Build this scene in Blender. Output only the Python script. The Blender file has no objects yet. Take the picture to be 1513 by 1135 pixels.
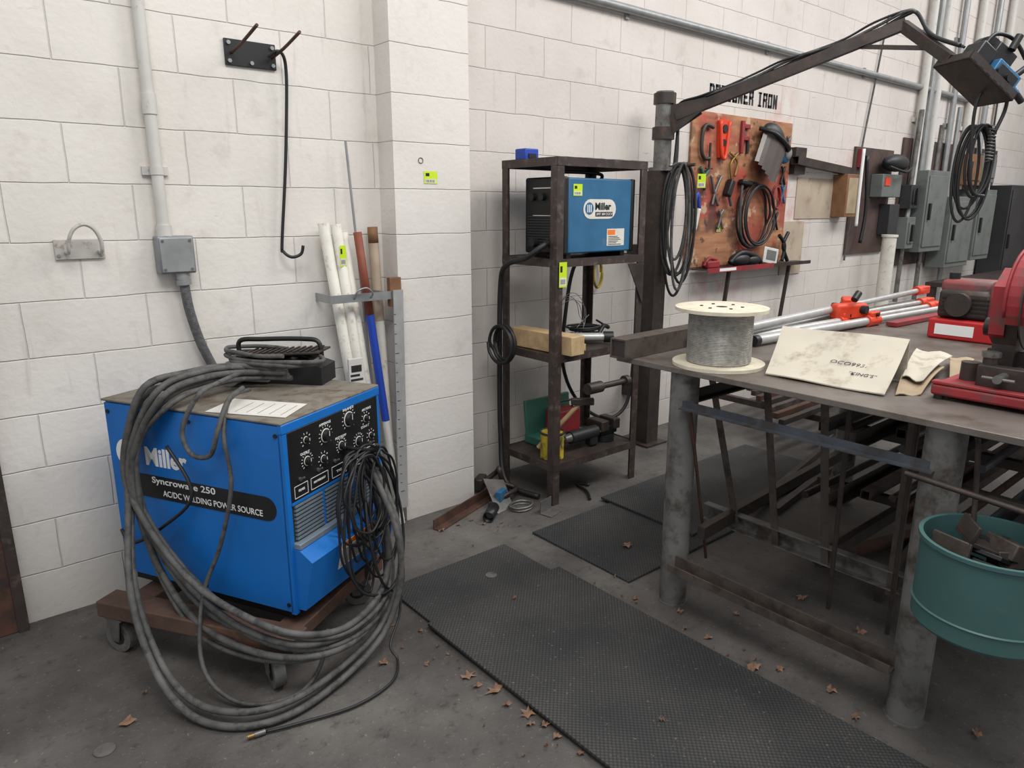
import bpy, bmesh, math, random
from mathutils import Vector as V, Matrix
random.seed(7)
SC = bpy.context.scene
COL = SC.collection
try:
    SC.view_settings.view_transform = 'Standard'
except Exception:
    pass

# ------------------------------------------------------------------ materials
CACHE = {}
def lin(c):
    return tuple(((x/255)/12.92 if x/255 <= .04045 else ((x/255+.055)/1.055)**2.4) for x in c)

def pm(name, rgb, rough=.55, metal=0., var=.18, scale=9., bump=.0, bscale=80., rgb2=None, thr=.6, soft=.08):
    """procedural material; colours are 0-255 sRGB"""
    if name in CACHE: return CACHE[name]
    m = bpy.data.materials.new(name); m.use_nodes = True
    nt = m.node_tree; N = nt.nodes; L = nt.links
    b = N['Principled BSDF']
    c = lin(rgb)
    tc = N.new('ShaderNodeTexCoord')
    n = N.new('ShaderNodeTexNoise'); n.inputs['Scale'].default_value = scale; n.inputs['Detail'].default_value = 6
    L.new(tc.outputs['Object'], n.inputs['Vector'])
    r = N.new('ShaderNodeValToRGB')
    r.color_ramp.elements[0].position = .3; r.color_ramp.elements[1].position = .7
    r.color_ramp.elements[0].color = tuple(x*(1-var) for x in c)+(1,)
    r.color_ramp.elements[1].color = tuple(min(1, x*(1+var)) for x in c)+(1,)
    L.new(n.outputs[0], r.inputs[0])
    out = r.outputs[0]
    if rgb2:
        n2 = N.new('ShaderNodeTexNoise'); n2.inputs['Scale'].default_value = scale*1.7; n2.inputs['Detail'].default_value = 8
        n2.inputs['Roughness'].default_value = .65
        mp = N.new('ShaderNodeMapping'); mp.inputs['Location'].default_value = (3.1, 7.7, 1.3)
        L.new(tc.outputs['Object'], mp.inputs[0]); L.new(mp.outputs[0], n2.inputs['Vector'])
        r2 = N.new('ShaderNodeValToRGB')
        r2.color_ramp.elements[0].position = thr-soft; r2.color_ramp.elements[1].position = thr+soft
        L.new(n2.outputs[0], r2.inputs[0])
        mx = N.new('ShaderNodeMixRGB'); L.new(r2.outputs[0], mx.inputs[0]); L.new(out, mx.inputs[1])
        mx.inputs[2].default_value = lin(rgb2)+(1,)
        out = mx.outputs[0]
    L.new(out, b.inputs['Base Color'])
    b.inputs['Roughness'].default_value = rough
    b.inputs['Metallic'].default_value = metal
    if bump:
        nb = N.new('ShaderNodeTexNoise'); nb.inputs['Scale'].default_value = bscale; nb.inputs['Detail'].default_value = 4
        L.new(tc.outputs['Object'], nb.inputs['Vector'])
        bp = N.new('ShaderNodeBump'); bp.inputs['Strength'].default_value = bump; bp.inputs['Distance'].default_value = .004
        L.new(nb.outputs[0], bp.inputs['Height']); L.new(bp.outputs[0], b.inputs['Normal'])
    CACHE[name] = m
    return m

def wall_mat(name, base, width=.4, xoff=0., dirt=.5, spray=False, zoff=.01):
    m = bpy.data.materials.new(name); m.use_nodes = True
    nt = m.node_tree; N = nt.nodes; L = nt.links; b = N['Principled BSDF']
    g = N.new('ShaderNodeNewGeometry'); sp = N.new('ShaderNodeSeparateXYZ'); L.new(g.outputs['Position'], sp.inputs[0])
    cb = N.new('ShaderNodeCombineXYZ')
    ax = N.new('ShaderNodeMath'); ax.operation = 'ADD'; ax.inputs[1].default_value = xoff; L.new(sp.outputs[0], ax.inputs[0])
    az = N.new('ShaderNodeMath'); az.operation = 'ADD'; az.inputs[1].default_value = zoff; L.new(sp.outputs[2], az.inputs[0])
    L.new(ax.outputs[0], cb.inputs[0]); L.new(az.outputs[0], cb.inputs[1])
    wn = N.new('ShaderNodeTexNoise'); wn.inputs['Scale'].default_value = 7; L.new(g.outputs['Position'], wn.inputs['Vector'])
    ws = N.new('ShaderNodeVectorMath'); ws.operation = 'SCALE'; ws.inputs['Scale'].default_value = .010
    L.new(wn.outputs[1], ws.inputs[0])
    wa = N.new('ShaderNodeVectorMath'); wa.operation = 'ADD'; L.new(cb.outputs[0], wa.inputs[0]); L.new(ws.outputs[0], wa.inputs[1])
    br = N.new('ShaderNodeTexBrick'); br.offset = .5
    br.inputs['Scale'].default_value = 1; br.inputs['Brick Width'].default_value = width; br.inputs['Row Height'].default_value = .2
    br.inputs['Mortar Size'].default_value = .0036; br.inputs['Mortar Smooth'].default_value = .9; br.inputs['Bias'].default_value = 0
    c = lin(base)
    br.inputs['Color1'].default_value = tuple(x*1.0 for x in c)+(1,)
    br.inputs['Color2'].default_value = tuple(x*.96 for x in c)+(1,)
    br.inputs['Mortar'].default_value = tuple(x*.86 for x in c)+(1,)
    L.new(wa.outputs[0], br.inputs['Vector'])
    def blot(scale, lo, hi, col, fac, stretch=(1, 1, 1), prev=None, rough=.6):
        mp = N.new('ShaderNodeMapping'); mp.inputs['Scale'].default_value = stretch; L.new(g.outputs['Position'], mp.inputs[0])
        n = N.new('ShaderNodeTexNoise'); n.inputs['Scale'].default_value = scale; n.inputs['Detail'].default_value = 9; n.inputs['Roughness'].default_value = rough
        L.new(mp.outputs[0], n.inputs['Vector'])
        mr = N.new('ShaderNodeMapRange'); mr.inputs[1].default_value = lo; mr.inputs[2].default_value = hi; mr.inputs[4].default_value = fac
        L.new(n.outputs[0], mr.inputs[0])
        mx = N.new('ShaderNodeMixRGB'); L.new(mr.outputs[0], mx.inputs[0]); L.new(prev, mx.inputs[1]); mx.inputs[2].default_value = lin(col)+(1,)
        return mx.outputs[0]
    o = br.outputs[0]
    o = blot(1.3, .42, .78, (172, 165, 155), dirt, prev=o)
    o = blot(9, .58, .74, (150, 140, 128), dirt*.55, prev=o)
    o = blot(4, .655, .70, (66, 62, 60), dirt*1.0, stretch=(1, 1, 4.5), prev=o, rough=.78)
    o = blot(11, .675, .73, (60, 54, 52), dirt*1.3, stretch=(1.6, 1.6, 1), prev=o, rough=.8)
    o = blot(6, .62, .76, (134, 112, 92), dirt*.55, stretch=(3, 3, .35), prev=o)
    if spray:
        for cx, cz, rad, f in ((4.55, 1.02, .42, .45), (5.42, 1.35, .45, .45), (5.2, 2.2, .30, .25), (6.3, 1.9, .3, .2)):
            dd = N.new('ShaderNodeVectorMath'); dd.operation = 'DISTANCE'; L.new(g.outputs['Position'], dd.inputs[0]); dd.inputs[1].default_value = (cx, 3.05, cz)
            mr = N.new('ShaderNodeMapRange'); mr.inputs[1].default_value = rad; mr.inputs[2].default_value = .05; mr.inputs[4].default_value = f; L.new(dd.outputs['Value'], mr.inputs[0])
            n = N.new('ShaderNodeTexNoise'); n.inputs['Scale'].default_value = 9; n.inputs['Detail'].default_value = 8; L.new(g.outputs['Position'], n.inputs['Vector'])
            m2 = N.new('ShaderNodeMapRange'); m2.inputs[1].default_value = .42; m2.inputs[2].default_value = .62; L.new(n.outputs[0], m2.inputs[0])
            mu = N.new('ShaderNodeMath'); mu.operation = 'MULTIPLY'; L.new(mr.outputs[0], mu.inputs[0]); L.new(m2.outputs[0], mu.inputs[1])
            mx = N.new('ShaderNodeMixRGB'); L.new(mu.outputs[0], mx.inputs[0]); L.new(o, mx.inputs[1]); mx.inputs[2].default_value = lin((190, 80, 72))+(1,)
            o = mx.outputs[0]
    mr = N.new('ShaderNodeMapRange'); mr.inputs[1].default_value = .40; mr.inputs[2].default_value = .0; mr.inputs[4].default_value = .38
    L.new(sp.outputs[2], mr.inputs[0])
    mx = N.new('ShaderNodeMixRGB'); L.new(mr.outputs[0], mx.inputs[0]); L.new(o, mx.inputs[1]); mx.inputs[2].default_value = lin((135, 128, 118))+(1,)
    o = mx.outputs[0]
    L.new(o, b.inputs['Base Color']); b.inputs['Roughness'].default_value = .62
    nb = N.new('ShaderNodeTexNoise'); nb.inputs['Scale'].default_value = 45; nb.inputs['Detail'].default_value = 5; L.new(g.outputs['Position'], nb.inputs['Vector'])
    b1 = N.new('ShaderNodeBump'); b1.inputs['Strength'].default_value = .45; b1.inputs['Distance'].default_value = .004; L.new(nb.outputs[0], b1.inputs['Height'])
    b2 = N.new('ShaderNodeBump'); b2.inputs['Strength'].default_value = .7; b2.inputs['Distance'].default_value = .005; b2.invert = True
    L.new(br.outputs[1], b2.inputs['Height']); L.new(b1.outputs[0], b2.inputs['Normal']); L.new(b2.outputs[0], b.inputs['Normal'])
    return m

def floor_mat():
    m = bpy.data.materials.new('stained_concrete'); m.use_nodes = True
    nt = m.node_tree; N = nt.nodes; L = nt.links; b = N['Principled BSDF']
    g = N.new('ShaderNodeNewGeometry')
    def noise(s, d=8, r=.6):
        n = N.new('ShaderNodeTexNoise'); n.inputs['Scale'].default_value = s; n.inputs['Detail'].default_value = d; n.inputs['Roughness'].default_value = r
        L.new(g.outputs['Position'], n.inputs['Vector']); return n.outputs[0]
    r = N.new('ShaderNodeValToRGB')
    e = r.color_ramp.elements
    e[0].position = .30; e[0].color = lin((56, 53, 51))+(1,)
    e[1].position = .72; e[1].color = lin((108, 104, 100))+(1,)
    x = e.new(.5); x.color = lin((82, 78, 75))+(1,)
    L.new(noise(1.8), r.inputs[0])
    o = r.outputs[0]
    for s, lo, hi, f, col, d in ((6, .54, .70, .50, (56, 50, 46), 10), (24, .55, .72, .7, (42, 39, 37), 10), (60, .60, .68, .55, (144, 138, 130), 6), (130, .62, .68, .6, (36, 33, 31), 4)):
        mr = N.new('ShaderNodeMapRange'); mr.inputs[1].default_value = lo; mr.inputs[2].default_value = hi; mr.inputs[4].default_value = f
        L.new(noise(s, d, .7), mr.inputs[0])
        mx = N.new('ShaderNodeMixRGB'); L.new(mr.outputs[0], mx.inputs[0]); L.new(o, mx.inputs[1]); mx.inputs[2].default_value = lin(col)+(1,)
        o = mx.outputs[0]
    L.new(o, b.inputs['Base Color']); b.inputs['Roughness'].default_value = .68
    bp = N.new('ShaderNodeBump'); bp.inputs['Strength'].default_value = .55; bp.inputs['Distance'].default_value = .004
    L.new(noise(60), bp.inputs['Height']); L.new(bp.outputs[0], b.inputs['Normal'])
    return m

def mat_rubber():
    m = bpy.data.materials.new('studded_rubber'); m.use_nodes = True
    nt = m.node_tree; N = nt.nodes; L = nt.links; b = N['Principled BSDF']
    g = N.new('ShaderNodeNewGeometry')
    mp = N.new('ShaderNodeMapping'); mp.inputs['Rotation'].default_value = (0, 0, .785); L.new(g.outputs['Position'], mp.inputs[0])
    vo = N.new('ShaderNodeTexVoronoi'); vo.voronoi_dimensions = '2D'; vo.inputs['Scale'].default_value = 88; vo.inputs['Randomness'].default_value = 0.0
    L.new(mp.outputs[0], vo.inputs['Vector'])
    mr = N.new('ShaderNodeMapRange'); mr.inputs[1].default_value = .28; mr.inputs[2].default_value = .50
    L.new(vo.outputs['Distance'], mr.inputs[0])
    n = N.new('ShaderNodeTexNoise'); n.inputs['Scale'].default_value = 3; n.inputs['Detail'].default_value = 9; L.new(g.outputs['Position'], n.inputs['Vector'])
    r = N.new('ShaderNodeValToRGB'); r.color_ramp.elements[0].position = .35; r.color_ramp.elements[1].position = .72
    r.color_ramp.elements[0].color = lin((50, 50, 51))+(1,); r.color_ramp.elements[1].color = lin((74, 73, 72))+(1,)
    L.new(n.outputs[0], r.inputs[0])
    mx = N.new('ShaderNodeMixRGB'); mx.blend_type = 'MULTIPLY'
    L.new(mr.outputs[0], mx.inputs[0]); L.new(r.outputs[0], mx.inputs[1]); mx.inputs[2].default_value = (.42, .42, .42, 1)
    n3 = N.new('ShaderNodeTexNoise'); n3.inputs['Scale'].default_value = 90; n3.inputs['Detail'].default_value = 5; L.new(g.outputs['Position'], n3.inputs['Vector'])
    m3 = N.new('ShaderNodeMapRange'); m3.inputs[1].default_value = .66; m3.inputs[2].default_value = .70; m3.inputs[4].default_value = .6; L.new(n3.outputs[0], m3.inputs[0])
    mx3 = N.new('ShaderNodeMixRGB'); L.new(m3.outputs[0], mx3.inputs[0]); L.new(mx.outputs[0], mx3.inputs[1]); mx3.inputs[2].default_value = lin((118, 110, 102))+(1,)
    L.new(mx3.outputs[0], b.inputs['Base Color']); b.inputs['Roughness'].default_value = .72
    bp = N.new('ShaderNodeBump'); bp.invert = True; bp.inputs['Strength'].default_value = .5; bp.inputs['Distance'].default_value = .002
    L.new(mr.outputs[0], bp.inputs['Height']); L.new(bp.outputs[0], b.inputs['Normal'])
    return m

def board_mat():
    m = bpy.data.materials.new('sprayed_plywood'); m.use_nodes = True
    nt = m.node_tree; N = nt.nodes; L = nt.links; b = N['Principled BSDF']
    g = N.new('ShaderNodeNewGeometry')
    mp = N.new('ShaderNodeMapping'); mp.inputs['Scale'].default_value = (2, 2, 14); L.new(g.outputs['Position'], mp.inputs[0])
    n = N.new('ShaderNodeTexNoise'); n.inputs['Scale'].default_value = 2; n.inputs['Detail'].default_value = 8; L.new(mp.outputs[0], n.inputs['Vector'])
    r = N.new('ShaderNodeValToRGB'); r.color_ramp.elements[0].position = .3; r.color_ramp.elements[1].position = .7
    r.color_ramp.elements[0].color = lin((134, 90, 62))+(1,); r.color_ramp.elements[1].color = lin((180, 130, 94))+(1,)
    L.new(n.outputs[0], r.inputs[0]); o = r.outputs[0]
    for sc, lo, hi, col, f, loc in ((3.2, .50, .62, (150, 52, 46), .70, 2), (4.5, .56, .64, (66, 44, 42), .75, 4), (6, .60, .67, (186, 78, 66), .7, 17), (9, .62, .67, (196, 178, 150), .65, 9), (14, .63, .67, (44, 38, 38), .7, 21)):
        mp = N.new('ShaderNodeMapping'); mp.inputs['Location'].default_value = (loc, 0, loc); L.new(g.outputs['Position'], mp.inputs[0])
        n = N.new('ShaderNodeTexNoise'); n.inputs['Scale'].default_value = sc; n.inputs['Detail'].default_value = 5; L.new(mp.outputs[0], n.inputs['Vector'])
        mr = N.new('ShaderNodeMapRange'); mr.inputs[1].default_value = lo; mr.inputs[2].default_value = hi; mr.inputs[4].default_value = f
        L.new(n.outputs[0], mr.inputs[0])
        mx = N.new('ShaderNodeMixRGB'); L.new(mr.outputs[0], mx.inputs[0]); L.new(o, mx.inputs[1]); mx.inputs[2].default_value = lin(col)+(1,)
        o = mx.outputs[0]
    L.new(o, b.inputs['Base Color']); b.inputs['Roughness'].default_value = .7
    return m

BLUE = pm('welder_blue', (18, 106, 186), .42, 0, .10, 5, .05, 200, (60, 118, 172), .72, .06)
BLUE2 = pm('dusty_blue', (42, 98, 136), .5, 0, .14, 7, 0, 60, (84, 112, 128), .66)
BLACK = pm('black_paint', (24, 24, 26), .45, 0, .2, 12)
BLKRUB = pm('black_rubber', (30, 30, 32), .5, 0, .25, 20)
GREYRUB = pm('dusty_grey_rubber', (84, 83, 81), .70, 0, .30, 16, .15, 140, (54, 54, 55), .56)
INK = pm('faded_ink', (66, 62, 66), .7, 0, .2, 60)
WHITE = pm('white_print', (232, 232, 230), .5, 0, .03)
LABELW = pm('white_label', (214, 210, 200), .6, 0, .08, 30)
ORANGE = pm('orange_print', (232, 120, 40), .5, 0, .05)
BRASS = pm('brass', (150, 122, 70), .4, .6, .15)
TAGY = pm('neon_tag', (196, 226, 30), .5, 0, .05)
DARKST = pm('dark_steel', (62, 55, 52), .5, .35, .3, 12, .15, 90, (84, 62, 50), .62)
RACKST = pm('brown_steel', (70, 60, 56), .48, .35, .28, 14, .1, 90, (104, 94, 88), .62)
STEEL = pm('bare_steel', (118, 116, 114), .42, .6, .22, 10, .1, 60, (84, 66, 54), .64)
GALV = pm('galvanised', (150, 152, 152), .42, .45, .14, 14)
PIPEST = pm('worn_pipe', (114, 113, 110), .5, .35, .28, 7, .2, 50, (74, 66, 60), .56)
FOOTR = pm('foot_rail_steel', (86, 77, 71), .55, .3, .3, 9, .2, 60, (60, 53, 49), .56)
TABLETOP = pm('table_steel', (112, 105, 99), .46, .35, .24, 4, .15, 60, (84, 72, 62), .58, .12)
RAIL = pm('blue_grey_rail', (72, 77, 84), .5, .3, .28, 9, .1, 60, (62, 54, 50), .56)
CONDW = pm('painted_conduit', (198, 195, 190), .5, 0, .06, 12, .05, 40, (150, 142, 132), .68)
BOXG = pm('grey_box', (132, 136, 140), .45, .3, .1, 12)
WHITEP = pm('dirty_white_tube', (212, 208, 198), .55, 0, .10, 12, 0, 80, (158, 148, 132), .64)
WHITEPAINT = pm('painted_over_steel', (184, 180, 174), .55, .1, .12, 14, .1, 60, (120, 96, 76), .66)
TAN = pm('tan_tube', (176, 158, 138), .7, 0, .15, 14)
REDBR = pm('red_brown_pipe', (128, 66, 48), .6, 0, .2, 14)
WOOD = pm('pine', (186, 158, 118), .65, 0, .2, 20, .1, 60)
PALEW = pm('pale_plywood', (204, 196, 176), .65, 0, .12, 16, .1, 60, (164, 148, 122), .66)
CARTW = pm('dirty_rusty_wood', (82, 62, 52), .75, 0, .3, 9, .3, 50, (112, 72, 52), .60)
RUSTTOP = pm('dusty_rusty_top', (116, 110, 100), .75, 0, .18, 8, .2, 60, (90, 74, 60), .57)
RUST = pm('rust', (84, 56, 45), .75, .1, .35, 8, .3, 50, (54, 44, 40), .55)
CARD = pm('cardboard', (188, 181, 166), .9, 0, .08, 6, .1, 20, (150, 140, 122), .60)
CARD2 = pm('brown_cardboard', (158, 140, 114), .8, 0, .2, 9, .1, 20)
PATCHC = pm('patch_tan', (176, 160, 142), .8, 0, .14, 5, .1, 20, (150, 128, 108), .62)
RED = pm('red_paint', (140, 38, 44), .58, 0, .2, 9, .1, 60, (92, 62, 60), .60)
DULLRED = pm('faded_red_paint', (132, 66, 66), .65, 0, .2, 9, .1, 60, (92, 80, 78), .53)
BRIGHTR = pm('bright_red_base', (178, 32, 36), .48, 0, .1, 7)
ORED = pm('orange_red_paint', (214, 66, 36), .42, 0, .1, 7)
GREENB = pm('teal_drum', (62, 97, 96), .5, .1, .14, 4, .05, 30, (92, 106, 104), .66)
GREEN = pm('green_plastic', (48, 96, 80), .5, 0, .1)
YELLOW = pm('dirty_yellow', (178, 158, 40), .55, 0, .25, 12, 0, 60, (60, 54, 44), .56)
SILV = pm('aluminium', (186, 186, 184), .38, .45, .10, 18)
WIRE = pm('steel_cable', (166, 164, 158), .38, .5, .25, 60)
GREYP = pm('panel_grey', (108, 113, 110), .5, .1, .12, 5, 0, 60, (90, 90, 86), .62)
PANELD = pm('panel_dark', (50, 50, 52), .5, .1, .2, 5)
DBOARD = pm('dark_backing_board', (80, 62, 56), .75, 0, .25, 4, 0, 60, (58, 50, 52), .55)
PAPER = pm('paper', (205, 202, 196), .7, 0, .08, 10)
LEAF = pm('dry_leaf', (128, 98, 78), .8, 0, .35, 30)
GRILLE = pm('louver_grey', (120, 132, 142), .5, .2, .1, 12)
GREYHOSE = pm('grey_braid', (104, 104, 106), .5, .3, .3, 60, .4, 160)
BLUEPL = pm('blue_plastic', (34, 66, 164), .45, 0, .1)
GLASS = pm('shield_tint', (92, 84, 80), .22, .1, .2, 4)
BROWN = pm('brown_wood', (124, 88, 60), .7, 0, .25, 12)

# ------------------------------------------------------------------ mesh builder
class M:
    def __init__(s):
        s.bm = bmesh.new(); s.mats = []; s.i = 0
    def mat(s, m):
        if m not in s.mats: s.mats.append(m)
        s.i = s.mats.index(m); return s
    def _f(s, vs, smooth=False):
        try:
            f = s.bm.faces.new(vs); f.material_index = s.i; f.smooth = smooth; return f
        except Exception: return None
    def box(s, c, d, rot=None, bev=0.):
        c = V(c); hx, hy, hz = d[0]/2, d[1]/2, d[2]/2
        R = Matrix.Identity(3) if rot is None else (rot if isinstance(rot, Matrix) else Matrix.Rotation(rot, 3, 'Z'))
        vs = [s.bm.verts.new(c + R @ V((x*hx, y*hy, z*hz))) for x in (-1, 1) for y in (-1, 1) for z in (-1, 1)]
        fs = []
        for q in ((0, 1, 3, 2), (4, 6, 7, 5), (0, 4, 5, 1), (2, 3, 7, 6), (0, 2, 6, 4), (1, 5, 7, 3)):
            fs.append(s._f([vs[k] for k in q]))
        if bev:
            es = list({e for f in fs for e in f.edges})
            r = bmesh.ops.bevel(s.bm, geom=es, offset=bev, segments=2, affect='EDGES', profile=.5)
            for f in r['faces']: f.material_index = s.i; f.smooth = True
        return s
    def bb(s, x0, x1, y0, y1, z0, z1, bev=0.):
        return s.box(((x0+x1)/2, (y0+y1)/2, (z0+z1)/2), (abs(x1-x0), abs(y1-y0), abs(z1-z0)), None, bev)
    def frame(s, d):
        d = d.normalized(); a = V((0, 0, 1)) if abs(d.z) < .9 else V((1, 0, 0))
        u = d.cross(a).normalized(); return u, d.cross(u).normalized()
    def cyl(s, p0, p1, r, r2=None, n=20, cap=True):
        p0, p1 = V(p0), V(p1); r2 = r if r2 is None else r2
        u, w = s.frame(p1-p0)
        A, B = [], []
        for k in range(n):
            t = 2*math.pi*k/n; q = u*math.cos(t)+w*math.sin(t)
            A.append(p0+q*r); B.append(p1+q*r2)
        a = [s.bm.verts.new(x) for x in A]; b = [s.bm.verts.new(x) for x in B]
        for k in range(n): s._f([a[k], a[(k+1) % n], b[(k+1) % n], b[k]], True)
        if cap:
            s._f([s.bm.verts.new(x) for x in reversed(A)]); s._f([s.bm.verts.new(x) for x in B])
        return s
    def pipe(s, p0, p1, r, t=.005, n=24):
        """open hollow pipe"""
        p0, p1 = V(p0), V(p1); u, w = s.frame(p1-p0)
        rings = []
        for p, rr in ((p0, r), (p1, r), (p1, r-t), (p0, r-t)):
            rings.append([s.bm.verts.new(p+(u*math.cos(2*math.pi*k/n)+w*math.sin(2*math.pi*k/n))*rr) for k in range(n)])
        for q in range(4):
            a, b = rings[q], rings[(q+1) % 4]
            for k in range(n): s._f([a[k], a[(k+1) % n], b[(k+1) % n], b[k]], q in (0, 2))
        return s
    def lathe(s, c, axis, prof, n=28):
        """prof list of (radius, offset along axis)"""
        c = V(c); ax = V(axis).normalized(); u, w = s.frame(ax); rings = []
        for r, h in prof:
            rings.append([s.bm.verts.new(c+ax*h+(u*math.cos(2*math.pi*k/n)+w*math.sin(2*math.pi*k/n))*max(r, 1e-4)) for k in range(n)])
        for a, b in zip(rings, rings[1:]):
            for k in range(n):
                f = s._f([a[k], a[(k+1) % n], b[(k+1) % n], b[k]])
        return s
    def tube(s, pts, r, n=8, closed=False, sub=6):
        P = [V(p) for p in pts]
        if sub > 1 and len(P) > 2: P = cat(P, sub, closed)
        m = len(P); rings = []
        t = (P[1]-P[0]).normalized(); u, w = s.frame(t)
        for k in range(m):
            if closed: tn = P[(k+1) % m]-P[k-1]
            else: tn = P[min(k+1, m-1)]-P[max(k-1, 0)]
            if tn.length < 1e-9: tn = t
            tn.normalize(); q = t.rotation_difference(tn); u = q @ u; w = q @ w; t = tn
            rings.append([s.bm.verts.new(P[k]+(u*math.cos(2*math.pi*j/n)+w*math.sin(2*math.pi*j/n))*r) for j in range(n)])
        rng = range(m) if closed else range(m-1)
        for k in rng:
            a, b = rings[k], rings[(k+1) % m]
            for j in range(n): s._f([a[j], a[(j+1) % n], b[(j+1) % n], b[j]], True)
        if not closed:
            s._f(list(reversed(rings[0]))); s._f(rings[-1])
        return s
    def prism(s, pts, ext):
        ext = V(ext); A = [V(p) for p in pts]; n = len(A)
        a = [s.bm.verts.new(p) for p in A]; b = [s.bm.verts.new(p+ext) for p in A]
        s._f(list(reversed(a))); s._f(b)
        for k in range(n): s._f([a[k], a[(k+1) % n], b[(k+1) % n], b[k]])
        return s
    def prof(s, pr, p0, p1, up=(0, 0, 1)):
        """extrude closed 2d profile (side, up) from p0 to p1"""
        p0, p1 = V(p0), V(p1); d = (p1-p0).normalized(); up = V(up)
        sd = d.cross(up).normalized(); uu = sd.cross(d).normalized()
        return s.prism([p0+sd*a+uu*b for a, b in pr], p1-p0)
    def sq(s, p0, p1, w, h=None, up=(0, 0, 1)):
        h = h or w
        return s.prof([(-w/2, -h/2), (w/2, -h/2), (w/2, h/2), (-w/2, h/2)], p0, p1, up)
    def hollow(s, p0, p1, w, t=.004, up=(0, 0, 1)):
        """hollow square tube, four walls"""
        h = w/2
        for (a0, a1, b0, b1) in ((-h, h, h-t, h), (-h, h, -h, -h+t), (-h, -h+t, -h+t, h-t), (h-t, h, -h+t, h-t)):
            s.prof([(a0, b0), (a1, b0), (a1, b1), (a0, b1)], p0, p1, up)
        return s
    def ang(s, p0, p1, w=.04, t=.005, sx=1, sy=1, up=(0, 0, 1)):
        return s.prof([(0, 0), (w*sx, 0), (w*sx, t*sy), (t*sx, t*sy), (t*sx, w*sy), (0, w*sy)], p0, p1, up)
    def ball(s, c, r, sc=(1, 1, 1), n=14):
        R = bmesh.ops.create_uvsphere(s.bm, u_segments=n, v_segments=n//2+2, radius=1)
        for v in R['verts']:
            v.co = V(c)+V((v.co.x*r*sc[0], v.co.y*r*sc[1], v.co.z*r*sc[2]))
        for f in {f for v in R['verts'] for f in v.link_faces}: f.material_index = s.i; f.smooth = True
        return s
    def text(s, body, o, xd, up, w=None, h=None, ext=.0006, bold=.012, center=False, shear=0.):
        cu = bpy.data.curves.new('t', 'FONT'); cu.body = body; cu.extrude = .001; cu.offset = bold; cu.size = 1; cu.resolution_u = 3; cu.shear = shear
        ob = bpy.data.objects.new('t', cu); COL.objects.link(ob)
        dg = bpy.context.evaluated_depsgraph_get(); me = bpy.data.meshes.new_from_object(ob.evaluated_get(dg))
        xs = [v.co.x for v in me.vertices]; ys = [v.co.y for v in me.vertices]
        x0, x1, y0, y1 = min(xs), max(xs), min(ys), max(ys)
        kx = (w/(x1-x0)) if w else None; ky = (h/(y1-y0)) if h else kx; kx = kx or ky
        o = V(o); xd = V(xd).normalized(); up = V(up).normalized(); nn = xd.cross(up)
        if center: o = o-xd*(x1-x0)*kx/2-up*(y1-y0)*ky/2
        base = [s.bm.verts.new(o+xd*(v.co.x-x0)*kx+up*(v.co.y-y0)*ky+nn*(v.co.z*1000*ext)) for v in me.vertices]
        for p in me.polygons: s._f([base[k] for k in p.vertices])
        bpy.data.objects.remove(ob); bpy.data.curves.remove(cu); bpy.data.meshes.remove(me)
        return s
    def tag(s, o, xd, up, w=.035, h=.05):
        """small neon inventory sticker with a printed bar block"""
        o = V(o); xd = V(xd).normalized(); up = V(up).normalized(); n = xd.cross(up)
        def q(a0, a1, b0, b1, e0, e1, m):
            s.mat(m); s.prism([o+xd*a+up*b+n*e0 for a, b in ((a0, b0), (a1, b0), (a1, b1), (a0, b1))], n*(e1-e0))
        q(0, w, 0, h, 0, .0012, TAGY); q(w*.08, w*.92, h*.06, h*.38, .0012, .0018, LABELW)
        for k in range(7):
            q(w*(.14+.1*k), w*(.14+.1*k+(.05 if k % 2 else .03)), h*.12, h*.32, .0018, .0022, BLACK)
        q(w*.12, w*.4, h*.6, h*.85, .0012, .0018, BLACK)
        return s

def cat(P, sub, closed=False):
    out = []; n = len(P)
    for i in range(n if closed else n-1):
        if closed: a, b, c, d = P[i-1], P[i], P[(i+1) % n], P[(i+2) % n]
        else: a, b, c, d = P[max(i-1, 0)], P[i], P[i+1], P[min(i+2, n-1)]
        for k in range(sub):
            t = k/sub
            out.append(.5*((2*b)+(c-a)*t+(2*a-5*b+4*c-d)*t*t+(3*b-a-3*c+d)*t**3))
    if not closed: out.append(P[-1])
    return out

def coil(c, u, v, ru, rv, turns, jit=.01, n=14, ph=0., drift=None):
    c, u, v = V(c), V(u).normalized(), V(v).normalized(); w = u.cross(v); pts = []
    for k in range(int(turns*n)+1):
        if k % n == 0: a, b, e = random.uniform(-jit, jit), random.uniform(-jit, jit), random.uniform(-jit, jit)
        t = 2*math.pi*k/n+ph
        p = c+u*math.cos(t)*(ru+a)+v*math.sin(t)*(rv+b)+w*(e+random.uniform(-.1, .1)*jit)
        if drift is not None: p = p+V(drift)*(k/n)
        pts.append(p)
    return pts

TM = {}
def thing(name, label, cat_, loc, rot=0., group=None):
    o = bpy.data.objects.new(name, None); o.empty_display_size = .05
    T = Matrix.Translation(V(loc)) @ Matrix.Rotation(rot, 4, 'Z')
    o.location = loc; o.rotation_euler = (0, 0, rot)
    COL.objects.link(o); TM[o] = T
    o['label'] = label; o['category'] = cat_
    if group: o['group'] = group
    return o

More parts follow.
